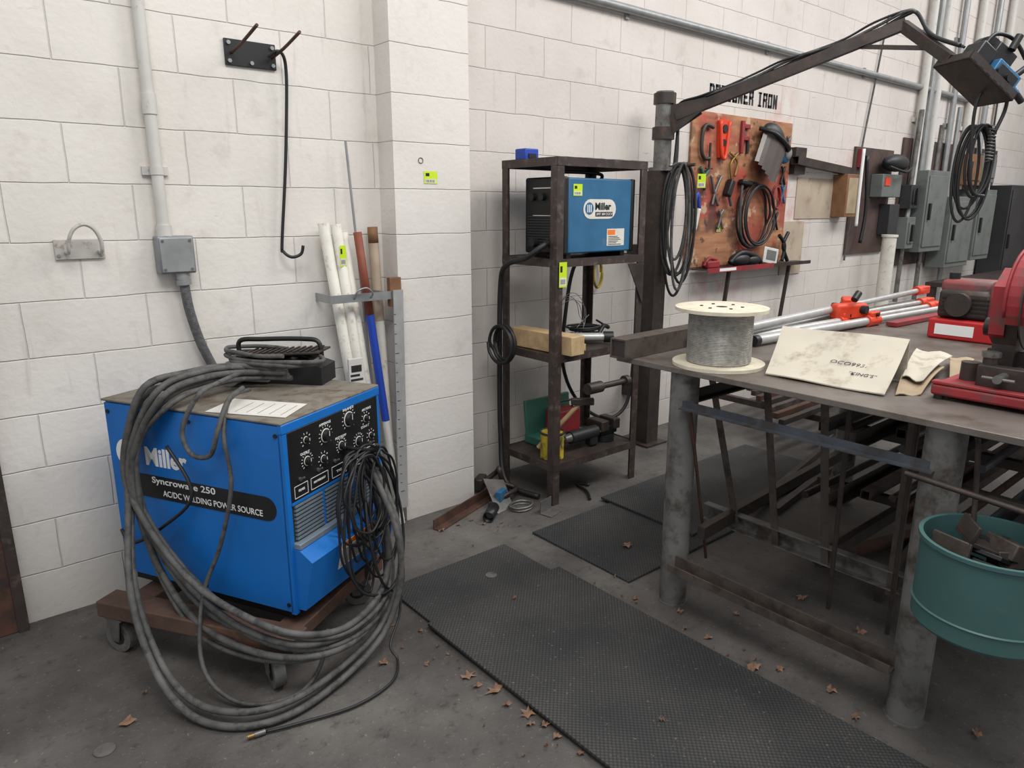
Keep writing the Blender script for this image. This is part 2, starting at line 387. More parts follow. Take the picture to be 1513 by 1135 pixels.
def obj(name, m, parent=None, label=None, cat_=None, group=None, frame=None, kind=None):
    bmesh.ops.recalc_face_normals(m.bm, faces=m.bm.faces[:])
    me = bpy.data.meshes.new(name); m.bm.to_mesh(me); m.bm.free()
    for k in m.mats: me.materials.append(k)
    if frame is not None: me.transform(frame)
    o = bpy.data.objects.new(name, me); COL.objects.link(o)
    if parent is not None:
        me.transform(TM[parent].inverted()); o.parent = parent; TM[o] = TM[parent]
    else:
        xs = [v.co for v in me.vertices]
        c = V(((min(v.x for v in xs)+max(v.x for v in xs))/2, (min(v.y for v in xs)+max(v.y for v in xs))/2, min(v.z for v in xs)))
        me.transform(Matrix.Translation(-c)); o.location = c; TM[o] = Matrix.Translation(c)
    if label: o['label'] = label
    if cat_: o['category'] = cat_
    if group: o['group'] = group
    if kind: o['kind'] = kind
    return o

X, Y, Z = V((1, 0, 0)), V((0, 1, 0)), V((0, 0, 1))

# ------------------------------------------------------------------ room shell
def shell(name, boxes, mat):
    m = M().mat(mat)
    for b in boxes: m.bb(*b)
    return obj(name, m, kind='structure')
FL = shell('floor', [(-4, 14, -5, 3.3, -.1, 0)], floor_mat())
WL = wall_mat('painted_block_a', (224, 219, 212), .4, .13, .42)
WP = wall_mat('painted_block_b', (220, 215, 209), 60, 20.3, .34)
WR = wall_mat('painted_block_c', (212, 205, 199), .4, .02, .47, True)
shell('wall_left', [(-1.2, 1.69, 2.96, 3.2, 0, 4.2)], WL)
shell('wall_pillar', [(1.69, 2.105, 2.83, 3.2, 0, 4.2)], WP)
shell('wall_right', [(2.105, 13, 3.05, 3.2, 0, 4.8)], WR)
shell('wall_far', [(13, 13.2, -5, 3.2, 0, 4.8)], WR)
m = M().mat(RUST); m.bb(-.2, .13, 2.915, 2.958, 0, 2.4, .004); m.mat(RACKST).bb(.095, .128, 2.905, 2.916, 0, 2.4)
obj('trim_1', m, kind='structure')

# ------------------------------------------------------------------ left wall fittings
m = M().mat(CONDW).cyl((.745, 2.925, 1.40), (.745, 2.925, 3.4), .021)
m.cyl((.745, 2.925, 1.40), (.745, 2.925, 1.44), .028).cyl((.745, 2.925, 1.83), (.745, 2.925, 1.90), .025)
for z in (1.62, 2.4): m.bb(.70, .79, 2.944, 2.959, z, z+.03).cyl((.745, 2.925, z), (.745, 2.925, z+.03), .024)
obj('conduit_pipe', m, label='white-painted vertical steel conduit fixed to the block wall', cat_='pipe')
t = thing('junction_box', 'grey metal electrical junction box on the block wall', 'electrical box', (.775, 2.93, 1.255))
obj('body', M().mat(BOXG).bb(.71, .84, 2.895, 2.958, 1.26, 1.40, .006), t)
m = M().mat(GALV).bb(.716, .834, 2.888, 2.895, 1.266, 1.394, .003)
for x in (.727, .823):
    for z in (1.277, 1.383): m.mat(STEEL).cyl((x, 2.888, z), (x, 2.884, z), .005, n=8)
obj('cover_plate', m, t)
m = M().mat(GALV).cyl((.795, 2.925, 1.262), (.795, 2.925, 1.235), .026).cyl((.795, 2.925, 1.235), (.796, 2.925, 1.215), .030, n=8)
obj('cable_gland', m, t)
m = M().mat(GREYHOSE); pts = [(.797, 2.925, 1.22), (.805, 2.925, 1.12), (.83, 2.925, 1.0), (.865, 2.93, .90), (.93, 2.935, .74), (1.0, 2.935, .5)]
m.tube(pts, .0165, 12)
cp = cat([V(p) for p in pts], 18)
for k, p in enumerate(cp[:-1]):
    d = (cp[k+1]-p).normalized(); m.cyl(p, p+d*.005, .0185, n=12)
obj('flexible_conduit', m, label='grey ribbed flexible conduit hanging from the junction box', cat_='cable')

t = thing('hook_bracket', 'black steel plate with two rusty rods bolted to the wall', 'hook', (1.135, 2.95, 2.04))
m = M().mat(BLACK).bb(1.04, 1.24, 2.948, 2.958, 2.035, 2.13, .002)
for x, z in ((1.055, 2.05), (1.225, 2.05), (1.055, 2.115), (1.225, 2.115), (1.14, 2.05)): m.mat(GALV).cyl((x, 2.948, z), (x, 2.94, z), .008, n=6)
obj('mounting_plate', m, t)
for x in (1.065, 1.225):
    obj('rod', M().mat(RUST).tube([(x, 2.95, 2.08), (x+.005, 2.84, 2.10), (x+.01, 2.70, 2.135)], .006), t)
m = M().mat(BLACK).tube([(1.20, 2.925, 2.075), (1.225, 2.90, 2.098), (1.25, 2.90, 2.085), (1.262, 2.91, 2.03), (1.258, 2.92, 1.9), (1.235, 2.925, 1.65), (1.20, 2.93, 1.36), (1.20, 2.92, 1.325), (1.225, 2.90, 1.303), (1.262, 2.89, 1.315), (1.272, 2.885, 1.35)], .0065, 8)
obj('long_hook', m, label='long black bent steel rod hook hanging on the wall bracket', cat_='hook')

t = thing('u_bolt_bracket', 'white-painted wall plate with a bent U-shaped rod', 'bracket', (.465, 2.95, 1.32))
m = M().mat(WHITEPAINT).bb(.39, .545, 2.95, 2.958, 1.325, 1.395, .002)
for x in (.40, .535): m.mat(GALV).cyl((x, 2.95, 1.34), (x, 2.944, 1.34), .006, n=6)
obj('mounting_plate', m, t)
obj('u_rod', M().mat(WHITEPAINT).tube([(.425, 2.955, 1.35), (.425, 2.90, 1.352), (.427, 2.885, 1.39), (.445, 2.88, 1.43), (.478, 2.878, 1.447), (.508, 2.88, 1.43), (.525, 2.885, 1.39), (.527, 2.90, 1.352), (.527, 2.955, 1.35)], .0065), t)

# tube holder + leaning tubes
t = thing('tube_holder', 'bare steel flat bar bracket holding leaning tubes against the wall', 'bracket', (1.52, 2.9, 1.1))
m = M().mat(GALV).bb(1.34, 1.68, 2.800, 2.806, 1.105, 1.14).tube([(1.45, 2.80, 1.12), (1.46, 2.78, 1.155), (1.50, 2.775, 1.165), (1.53, 2.78, 1.14), (1.53, 2.80, 1.12)], .004); obj('front_bar', m, t)
for x in (1.345, 1.6): obj('standoff', M().mat(GALV).bb(x, x+.006, 2.806, 2.958, 1.105, 1.14), t)
def leaner(name, label, x0, z0, x1, r, mats, yt=2.90, yb=2.84, cap=None):
    """mats: list of (fraction end, material)"""
    m = M(); p0, p1 = V((x0, yt, z0)), V((x1, yb, .003)); f0 = 0.
    for f1, mt in mats:
        m.mat(mt)
        if f0 == 0: m.pipe(p0, p0.lerp(p1, f1), r, .004, 20)
        else: m.cyl(p0.lerp(p1, f0), p0.lerp(p1, f1), r)
        f0 = f1
    m.mat(DARKST).cyl(p0.lerp(p1, .004), p0.lerp(p1, .01), r-.004)
    if cap:
        d = (p1-p0).normalized(); a = p0+d*.10
        m.tag(a+V((-.012, -r-.001, -.08)), X, Z, .03, .09)
    return obj(name, m, label=label, cat_='tube', group='tubes leaning on the wall')
leaner('cardboard_tube', 'long dirty white mailing tube leaning against the wall', 1.375, 1.44, 1.53, .024, [(1, WHITEP)])
leaner('cardboard_tube', 'long white tube with a neon tag leaning against the wall', 1.425, 1.435, 1.562, .023, [(1, WHITEP)], 2.885, 2.84, True)
leaner('cardboard_tube', 'long white tube leaning beside the tagged tube', 1.468, 1.40, 1.60, .018, [(1, WHITEP)], 2.90, 2.85)
leaner('painted_pipe', 'thin pipe with red-brown top and blue middle section', 1.513, 1.40, 1.650, .0185, [(.26, REDBR), (.62, BLUEPL), (1, WHITEP)], 2.86, 2.82)
leaner('cardboard_tube', 'tan and white cardboard tube standing in the wall corner', 1.615, 1.42, 1.655, .023, [(.05, BROWN), (.3, TAN), (1, WHITEP)], 2.91, 2.895)
obj('thin_rod', M().mat(GALV).cyl((1.50, 2.90, 1.78), (1.60, 2.87, .003), .0055), label='thin grey metal rod leaning against the wall', cat_='rod')
m = M().mat(SILV).box((1.655, 2.79, .62), (.05, .008, 1.05), Matrix.Rotation(.015, 3, 'Y'))
for k in range(20): m.mat(BLACK).bb(1.635, 1.645 if k % 5 else 1.655, 2.7850, 2.7862, .18+k*.045, .1825+k*.045)
obj('aluminium_ruler', m, label='long flat aluminium ruler hanging at the pillar corner', cat_='ruler')
obj('wood_block', M().mat(BROWN).bb(1.63, 1.688, 2.80, 2.829, 1.07, 1.20, .002), label='small brown wood block fixed at the pillar corner', cat_='wood block')
m = M().mat(PAPER).bb(1.40, 1.47, 2.785, 2.80, .70, .86, .002).mat(DARKST).bb(1.405, 1.465, 2.784, 2.7852, .76, .77).bb(1.405, 1.45, 2.784, 2.7852, .78, .79).bb(1.41, 1.46, 2.784, 2.7852, .80, .83)
m.mat(PAPER).bb(1.43, 1.44, 2.80, 2.83, .75, .80)
obj('paper_packet', m, label='small white printed packet tucked beside the tubes', cat_='packet')
m = M().tag((1.845, 2.829, 1.61), X, Z, .072, .055); obj('inventory_tag', m, label='neon yellow-green barcode sticker stuck on the white pillar', cat_='sticker')
m = M().mat(GREYRUB); m.tube([p for p in coil((1.83, 2.828, 1.71), X, Z, .012, .012, 1, 0)][:-1], .0015, 6, True, 1)
obj('ring_mark', m, label='tiny dark ring mark fitted on the white pillar', cat_='ring')
m = M().mat(RUST).ang((1.73, 2.66, .0), (2.34, 2.87, .0), .05, .006, 1, 1)
obj('angle_iron', m, label='rusty brown angle iron lying along the wall base', cat_='angle iron')

# ------------------------------------------------------------------ welding machine on cart
ROT = math.radians(27.4)
WF = Matrix.Translation(V((.780, 2.019, 0))) @ Matrix.Rotation(ROT, 4, 'Z')
W = thing('welding_machine', 'large blue stick and TIG welding power source on a wheeled cart', 'welder', (.780, 2.019, .195), ROT)
WX, WY, ZB, ZT = .52, .755, .228, .865
def wo(name, m, parent=W, label=None): return obj(name, m, parent, label=label, frame=WF)
m = M().mat(BLUE).bb(0, WX, .012, WY, ZB, ZT, .008)
wo('body', m)
m = M().mat(BLACK).bb(.02, WX-.02, .03, WY-.02, .195, ZB); wo('base_tray', m)
m = M().mat(BLUE).bb(-.005, -.0002, .004, WY-.004, ZB+.006, ZT-.004, .002)
for y, z in ((.02, .83), (.02, .26), (.735, .83), (.735, .26), (.37, .835), (.37, .255)): m.mat(BLACK).cyl((-.005, y, z), (-.009, y, z), .007, n=10)
sp = wo('side_panel', m)
m = M().mat(RUSTTOP).bb(-.008, WX+.006, -.004, WY+.006, ZT, ZT+.008, .003); wo('top_cover', m)
m = M().mat(BLUE).bb(-.006, WX+.004, -.006, .012, ZT-.03, ZT+.001, .003); m.bb(-.005, .014, -.005, .012, ZB, ZT-.03); m.bb(WX-.014, WX, -.005, .012, ZB, ZT-.03)
wo('front_frame', m)
def side(y, z, e=0.): return (-.0055-e, WY-y, z)
m = M().mat(BLACK)
pts = []; zc, hh = .583, .041
for k in range(9): a = math.pi/2+math.pi*k/8; pts.append(side(.10+hh*math.cos(a), zc+hh*math.sin(a)))
for k in range(9): a = -math.pi/2+math.pi*k/8; pts.append(side(.675+hh*math.cos(a), zc+hh*math.sin(a)))
m.prism(pts, (-.001, 0, 0)); wo('stripe', m, sp)
wo('lettering', M().mat(WHITE).text('Syncrowave 250', side(.19, .590, .001), -Y, Z, .28, .030), sp)
wo('lettering', M().mat(WHITE).text('AC/DC WELDING POWER SOURCE', side(.235, .555, .001), -Y, Z, .425, .021, bold=.005), sp)
wo('lettering', M().mat(WHITE).text('Miller', side(.172, .658), -Y, Z, .185, .066, bold=.03), sp)
m = M().mat(WHITE)
m.prism([side(.088+.052*math.cos(a*math.pi/12), .688+.052*math.sin(a*math.pi/12)) for a in range(24)], (-.001, 0, 0))
m.mat(BLUE)
for dx in (-.018, .0, .018):
    m.prism([side(.088+dx-.006, .658, .001), side(.088+dx+.002, .658, .001), side(.088+dx+.006, .718, .001), side(.088+dx-.002, .718, .001)], (-.0006, 0, 0))
wo('logo', m, sp)
# control panel
m = M().mat(BLACK).bb(.014, WX-.014, -.006, .012, .602, .836, .002)
cpn = wo('control_panel', m)
def fr(x, z, e=0.): return V((x, -.0065-e, z))
KN = [(.20, .775, .021), (.33, .795, .024), (.10, .72, .014), (.43, .77, .012), (.18, .70, .012), (.28, .715, .014), (.38, .70, .016), (.455, .70, .01), (.10, .79, .010)]
for x, z, r in KN:
    m = M().mat(WHITE); n_ = 13 if r > .013 else 8; r0 = r+.009
    for k in range(n_):
        a = math.radians(-45+270*k/(n_-1)); d = V((math.cos(a), 0, math.sin(a))); q = V((-d.z, 0, d.x))*.0009; c = fr(x, z)
        m.prism([c+d*r0-q, c+d*r0+q, c+d*(r0+.006)+q, c+d*(r0+.006)-q], (0, -.0008, 0))
    wo('dial_scale', m, cpn)
for x0, x1, z0, z1 in ((.03, .095, .615, .655), (.11, .20, .615, .655), (.22, .30, .615, .655), (.32, .48, .615, .66)):
    m = M().mat(WHITE); w = .0014
    for a in ((x0, x1, z0, z0+w), (x0, x1, z1-w, z1), (x0, x0+w, z0, z1), (x1-w, x1, z0, z1)): m.bb(a[0], a[1], -.0073, -.0063, a[2], a[3])
    wo('panel_outline', m, cpn)
for s_, x, z, w in (('AMPERAGE', .17, .812, .06), ('BALANCE', .30, .829, .06), ('OUTPUT', .07, .745, .045), ('START', .40, .738, .05), ('POST FLOW', .25, .742, .06), ('POWER', .05, .632, .03), ('HIGH FREQUENCY', .125, .632, .06), ('TIG', .245, .628, .03), ('STICK', .345, .63, .05), ('ARC FORCE', .41, .80, .055)):
    wo('lettering', M().mat(WHITE).text(s_, fr(x, z), X, Z, w, .008, bold=0), cpn)
for x, z, r in KN:
    m = M().mat(BLACK).cyl((x, -.006, z), (x, -.022, z), r, r*.85, 18).mat(WHITE).bb(x-.001, x+.001, -.0232, -.0222, z, z+r*.8)
    m.mat(LABELW).lathe((x, -.0065, z), (0, 1, 0), [(r*1.15, 0), (r*1.15, -.001), (r, -.0015)], 18)
    wo('knob', m, cpn)
for x in (.06, .15, .24, .45):
    wo('switch', M().mat(STEEL).cyl((x, -.006, .672), (x, -.010, .672), .007, n=10).cyl((x, -.008, .672), (x+.003, -.022, .680), .003, n=8), cpn)
# louvres
m = M().mat(PANELD).bb(.014, WX-.014, -.001, .012, .470, .602)
m.mat(GRILLE)
for k in range(9):
    z = .478+k*.0135
    for a, b in ((.025, .16), (.175, .33), (.345, .495)): m.prism([(a, -.001, z), (b, -.001, z), (b, -.011, z+.001), (a, -.011, z+.001)], (0, 0, .0075))
m.mat(BLUE).bb(.014, WX-.014, -.009, -.001, .598, .606); m.bb(.162, .173, -.008, -.001, .47, .60); m.bb(.332, .343, -.008, -.001, .47, .60)
wo('louver_grille', m)
m = M().mat(BLUE).prism([(.006, .0, .245), (.006, -.035, .245), (.006, -.075, .42), (.006, -.03, .452), (.006, .0, .452)], (.49, 0, 0))
ld = wo('terminal_door', m)
m = M().mat(GRILLE).bb(.01, WX-.014, -.03, .0, .453, .472, .002); wo('ledge', m)
m = M().mat(LABELW)
def dr(x, t, e): # point on slanted door face
    return V((x, -.035-.04*t-e, .245+.175*t))
m.prism([dr(.16, .42, .001), dr(.36, .42, .001), dr(.36, .985, .001), dr(.16, .985, .001)], (0, -.001, 0))
m.mat(ORANGE).prism([dr(.165, .86, .0022), dr(.355, .86, .0022), dr(.355, .975, .0022), dr(.165, .975, .0022)], (0, -.0006, 0))
m.mat(BLACK)
for k in range(9): m.prism([dr(.17, .80-.04*k, .0022), dr(.17+.17*random.uniform(.7, 1), .80-.04*k, .0022), dr(.35, .785-.04*k, .0022), dr(.17, .785-.04*k, .0022)], (0, -.0004, 0))
m.text('WARNING', dr(.20, .885, .003), X, Z, .12, .014)
wo('warning_label', m, ld)

# cart
CF = Matrix.Translation(V((.714, 1.951, 0))) @ Matrix.Rotation(math.radians(32.5), 4, 'Z')
C = thing('cart', 'low wheeled cart of rusty brown planks under the welder', 'cart', (.714, 1.951, 0), math.radians(32.5))
def co(name, m, label=None): return obj(name, m, C, label=label, frame=CF)
co('plank', M().mat(CARTW).bb(0, .09, -.02, .76, .135, .193, .005))
co('plank', M().mat(CARTW).bb(.50, .60, -.02, .70, .135, .193, .005))
co('crossbar', M().mat(CARTW).bb(.09, .50, .0, .09, .14, .188, .004))
co('crossbar', M().mat(CARTW).bb(.09, .50, .60, .69, .14, .188, .004))
for x, y, a in ((.03, .07, .9), (.035, .70, 1.5), (.55, .07, 2.0), (.55, .62, .3)):
    w = M(); d = V((math.cos(a), math.sin(a), 0)); n_ = V((-d.y, d.x, 0)); c = V((x, y, .058))
    w.mat(PIPEST).cyl(c-n_*.018, c+n_*.018, .057, n=28).mat(BLKRUB).cyl(c-n_*.020, c+n_*.020, .03, n=20)
    w.mat(STEEL).cyl(c-n_*.030, c+n_*.030, .008, n=10)
    for sg in (-1, 1): w.prism([c+n_*sg*.025-d*.015-Z*.012, c+n_*sg*.025+d*.015-Z*.012, c+n_*sg*.025+d*.03+Z*.07, c+n_*sg*.025-d*.03+Z*.07], n_*sg*.004)
    w.box(c+Z*.072, (.075, .06, .008), a)
    co('caster', w)

# items on top
TF = Matrix.Translation(V((1.0, 2.555, ZT+.008))) @ Matrix.Rotation(math.radians(-48), 4, 'Z')
t = thing('foot_control', 'black metal foot pedal control resting on the welder', 'foot pedal', (1.0, 2.555, ZT+.009), math.radians(-48))
m = M().mat(BLACK).prism([(-.19, -.06, .001), (.19, -.06, .001), (.19, -.06, .065), (.11, -.06, .09), (-.19, -.06, .07)], (0, .13, 0)); obj('body', m, t, frame=TF)
m = M().mat(DARKST).box((.02, .005, .108), (.32, .12, .008), Matrix.Rotation(-.07, 3, 'Y'), .002)
for k in range(12): m.box((-.11+k*.024, .005, .116-(-.11+k*.024-.02)*-.07), (.008, .11, .004))
obj('pedal', m, t, frame=TF)
m = M().mat(GALV).cyl((-.13, -.06, .040), (-.13, -.13, .040), .038, n=20).box((-.09, -.068, .045), (.16, .02, .07)).cyl((-.05, -.075, .045), (-.05, -.09, .045), .022); obj('connector', m, t, frame=TF, label='silver round connector')
m = M().mat(BLACK).tube([(-.15, 0, .08), (-.15, 0, .145), (-.06, 0, .155), (.10, 0, .16), (.16, 0, .15), (.17, 0, .09)], .009); obj('guard_bar', m, t, frame=TF)
m = M().mat(PAPER)
m.prism([(.045, .02, ZT+.0095), (.20, .06, ZT+.0095), (.16, .33, ZT+.0095), (.0, .30, ZT+.0095)], (0, 0, .001))
for k in range(5): m.mat(GREYRUB).prism([(.06-.006*k, .05+.04*k, ZT+.0108), (.17-.006*k, .075+.04*k, ZT+.0108), (.17-.006*k, .0765+.04*k, ZT+.0108), (.06-.006*k, .0515+.04*k, ZT+.0108)], (0, 0, .0003))
obj('paper_sheet', m, frame=WF, label='white printed paper sheet lying on the welder top', cat_='paper')

# cables
B1 = [(.36, .26, .915), (.30, .42, .925), (.14, .45, .93), (0., .46, .915), (-.05, .545, .79), (-.06, .572, .62), (-.06, .505, .415), (-.07, .33, .25), (-.09, .13, .205), (-.08, -.08, .19), (.06, -.16, .16), (.28, -.15, .147), (.38, -.12, .253), (.385, -.09, .458), (.36, -.05, .667)]
def cab(name, label, pts, r, mat, group=None, n=8):
    m = M().mat(mat).tube(pts, r, n); return obj(name, m, frame=WF, label=label, cat_='cable', group=group)
g = 'heavy cables draped over the welder'
for i in range(6):
    pts = []
    for k, (x, y, z) in enumerate(B1):
        w_ = [0.2, .4, .6, .8, .55, .55, 1.0, 1.35, 1.1, .8, .6, .7, .8, .7, .3][k]
        o_ = (i-2.5)
        pts.append((x-.010*abs(o_)*w_-.014*(i % 2)+random.uniform(-.008, .008), y+o_*.015*w_*(1.5 if k < 4 else 1 if k < 6 else -.3)+random.uniform(-.008, .008), z+(o_*.027*w_*(1 if k > 5 else .3))+random.uniform(-.008, .008)+(.02 if k < 4 and i % 2 else 0)))
    cab('welding_cable', 'thick dusty grey welding cable looped over the blue welder', pts, .0110 if i % 2 else .0088, GREYRUB, g, 10)
L1 = [(.10, .50, .905), (.0, .53, .92), (-.05, .585, .80), (-.10, .575, .55), (-.22, .46, .32), (-.275, .33, .12), (-.305, .168, .028), (-.282, .006, .016), (-.18, -.108, .02), (.006, -.16, .03), (.202, -.19, .08), (.272, -.225, .25), (.28, -.21, .45), (.33, -.09, .62)]
for i in range(2):
    pts = [(x+i*.03, y+i*.018, max(z+i*.022, .014)) for x, y, z in L1]
    cab('welding_cable', 'thick grey cable sagging from the welder down to the floor', pts, .011, GREYRUB, g, 10)
cab('welding_cable', 'thin grey cable hanging over the welder side panel', [(.2, .30, .90), (.05, .24, .91), (-.03, .20, .82), (-.04, .18, .66), (-.05, .24, .45), (-.09, .30, .27), (-.19, .22, .10), (-.2, .08, .02), (-.12, -.06, .02), (-.02, -.09, .06), (.03, -.1, .18)], .007, GREYRUB, g)
cab('welding_cable', 'grey cable making a loose loop over the welder edge', [(.25, .38, .94), (.1, .32, .95), (-.01, .31, .93), (-.04, .36, .82), (-.045, .33, .745), (-.045, .25, .75), (-.04, .21, .84), (.03, .23, .91), (.15, .28, .92)], .008, GREYRUB, g)
cab('welding_cable', 'grey cable coiled loosely around the foot control', [tuple(p) for p in coil((.40, .36, .955), X, Y, .11, .20, 3.6, .03, 12, 0, (0, 0, .012))], .008, GREYRUB, g)
cab('welding_cable', 'thin black cable curved under the side panel', [(-.03, .45, .75), (-.04, .35, .6), (-.045, .5, .46), (-.04, .66, .37), (-.02, .73, .4)], .006, BLKRUB, g)
g2 = 'thin black leads coiled on the welder front'
for i in range(14):
    cx = .28+random.uniform(-.06, .06); rz = .20+random.uniform(-.08, .06); rx = .10+random.uniform(-.04, .04); yy = -.05-.0062*i
    cz = .70-rz
    pts = [tuple(V((cx+rx*math.sin(t)*(1+.15*math.sin(2*t+i))+random.uniform(-.007, .007), yy-.02*(1-math.cos(t))/2, cz+rz*math.cos(t)+random.uniform(-.007, .007)))) for t in [2*math.pi*k/16 for k in range(16)]]
    m = M().mat(BLKRUB).tube(pts, .0042, 8, True, 4)
    obj('electrode_lead', m, frame=WF, label='thin black lead coiled in a loop on the welder front', cat_='cable', group=g2)
cab('electrode_lead', 'thin black lead dangling below the welder front', [(.25, -.09, .66), (.33, -.14, .5), (.36, -.17, .3), (.30, -.2, .12), (.2, -.22, .05), (.18, -.26, .012), (.08, -.30, .01), (-.06, -.26, .01), (-.19, -.15, .01), (-.26, -.08, .01)], .0045, BLKRUB, g2)
cab('electrode_lead', 'thin black lead dangling below the welder front', [(.38, -.08, .68), (.44, -.12, .5), (.42, -.15, .3), (.3, -.17, .2), (.18, -.13, .24), (.14, -.10, .40), (.2, -.08, .6)], .005, BLKRUB, g2)
cab('electrode_lead', 'thin black lead dangling below the welder front', [(.30, -.08, .66), (.22, -.14, .45), (.26, -.16, .24), (.38, -.16, .16), (.45, -.12, .30), (.42, -.08, .6)], .005, BLKRUB, g2)
m = M().mat(STEEL).cyl((-.26, -.08, .012), (-.285, -.062, .013), .008, n=10).mat(BRASS).cyl((-.285, -.062, .013), (-.30, -.05, .013), .006, n=10)
obj('hose_fitting', m, frame=WF, label='small brass and steel hose fitting on the floor', cat_='fitting')
m = M().mat(BLACK).tube([(.30, -.005, .70), (.30, -.12, .705), (.30, -.14, .73)], .008); obj('cable_hook', m, W, frame=WF)

# ------------------------------------------------------------------ mats + floor bits
MR = mat_rubber()
def mat_(x0, x1, y0, y1, z, lab, rot=0.):
    m = M().mat(MR).bb(x0, x1, y0, y1, z, z+.012, .003)
    o = obj('rubber_mat', m, label=lab, cat_='mat', group='rubber floor mats')
    if rot: o.rotation_euler = (0, 0, rot)
mat_(1.275, 1.885, 1.72, 2.31, 0, 'short black studded rubber mat lying under another mat')
mat_(1.25, 1.915, .15, 1.98, .0125, 'long black studded rubber mat on the concrete floor')
mat_(2.065, 2.95, 1.72, 2.32, 0, 'black studded rubber mat beside the steel table')
mat_(2.60, 3.95, 1.80, 2.38, .0125, 'black studded rubber mat partly under the steel table')
def leaf(x, y, s, z=0.001):
    a0 = random.uniform(0, 6.28); m = M().mat(LEAF); n = 12; c = m.bm.verts.new((x, y, z+.004)); vs = []
    for k in range(n):
        r = s*(1.0 if k % 2 else .62)*random.uniform(.6, 1.2); a = a0+2*math.pi*k/n
        vs.append(m.bm.verts.new((x+r*math.cos(a), y+r*.7*math.sin(a), z+random.uniform(0, .014))))
    for k in range(n): m._f([c, vs[k], vs[(k+1) % n]])
    obj('dry_leaf', m, label='small curled dry brown leaf fallen on the floor', cat_='leaf', group='fallen leaves')
for x, y, s in ((1.02, 1.90, .024), (1.20, 1.66, .036), (1.225, 1.55, .036), (1.235, 1.40, .030), (1.24, 1.33, .024), (1.21, 1.36, .020), (1.205, 1.47, .018), (1.19, 1.60, .02), (1.23, 1.27, .02), (1.24, 1.18, .018), (1.96, 1.08, .034), (2.19, .49, .028), (.29, 2.14, .030), (.98, 2.12, .012), (1.16, 2.08, .014), (1.22, 1.98, .014), (1.13, 1.8, .013), (1.99, 1.28, .024), (1.97, 1.37, .016), (2.02, 1.02, .022), (2.05, .86, .026), (1.98, .75, .022), (1.95, 2.55, .016), (1.85, 2.62, .016), (1.75, 2.62, .020), (.36, 2.25, .012), (1.93, 2.62, .014), (2.05, 1.45, .02), (2.2, 1.3, .02), (2.5, 1.2, .03), (2.45, .95, .03), (2.3, 1.05, .022), (1.99, 1.62, .016)):
    leaf(x, y, s)
leaf(2.29, 1.93, .036, .014); leaf(1.6, 1.9, .012, .026); leaf(1.5, 1.1, .012, .026)
for k in range(44):
    leaf(random.choice([random.uniform(1.05, 1.23), random.uniform(1.95, 2.06), random.uniform(1.75, 2.3)]), random.uniform(1.1, 2.0) if k < 32 else random.uniform(2.38, 2.62), random.uniform(.004, .010))
obj('metal_disc', M().mat(STEEL).cyl((.21, 2.06, 0), (.21, 2.06, .004), .028, n=24), label='small round grey metal disc on the floor', cat_='disc')
obj('metal_disc', M().mat(PIPEST).cyl((1.66, 2.12, .0125), (1.66, 2.12, .015), .024, n=24), label='small round grey metal disc on the rubber mat', cat_='disc')

# ------------------------------------------------------------------ shelf rack
x0, x1, y0, y1 = 2.36, 3.0, 2.494, 2.90
R_ = thing('shelf_rack', 'tall dark brown welded angle-iron rack with four shelves', 'shelf', (2.68, 2.70, 0))
for x, y, sx, sy in ((x0, y0, 1, 1), (x1, y0, -1, 1), (x0, y1, 1, -1), (x1, y1, -1, -1)):
    m = M().mat(RACKST).prism([(x, y, 0), (x+.045*sx, y, 0), (x+.045*sx, y+.005*sy, 0), (x+.005*sx, y+.005*sy, 0), (x+.005*sx, y+.045*sy, 0), (x, y+.045*sy, 0)], (0, 0, 1.73))
    obj('post', m, R_)
for z in (1.73, 1.26, .79, .22):
    m = M().mat(RACKST)
    m.bb(x0, x1, y0-.002, y0+.004, z-.035, z+.004).bb(x0, x1, y1-.004, y1+.002, z-.035, z+.004).bb(x0-.002, x0+.004, y0, y1, z-.035, z+.004).bb(x1-.004, x1+.002, y0, y1, z-.035, z+.004)
    m.mat(DARKST).bb(x0+.004, x1-.004, y0+.004, y1-.004, z-.008, z)
    obj('shelf', m, R_)
m = M().mat(DARKST).prism([(x1-.005, y0-.003, 1.22), (x1-.13, y0-.003, 1.22), (x1-.005, y0-.003, 1.0)], (0, -.005, 0)); obj('gusset', m, R_)
m = M().mat(DARKST).sq((2.62, y0+.01, .79), (2.62, y0+.01, .22), .035, .006).cyl((2.66, 2.46, .60), (2.86, 2.46, .60), .016).cyl((2.56, 2.46, .60), (2.66, 2.46, .60), .03).cyl((2.84, 2.46, .60), (2.87, 2.46, .60), .03)
m.bb(2.60, 2.64, 2.46, 2.50, .585, .615)
obj('pipe_roller', m, R_)
m = M().tag((2.375, 2.488, 1.13), X, Z, .05, .12); obj('inventory_tag', m, R_, label='neon yellow-green hanging tag')
obj('plastic_box', M().mat(BLUEPL).bb(2.41, 2.50, 2.78, 2.86, 1.735, 1.79, .006).mat(BLACK).bb(2.43, 2.48, 2.775, 2.78, 1.745, 1.765), label='small blue plastic box on top of the rack', cat_='box')
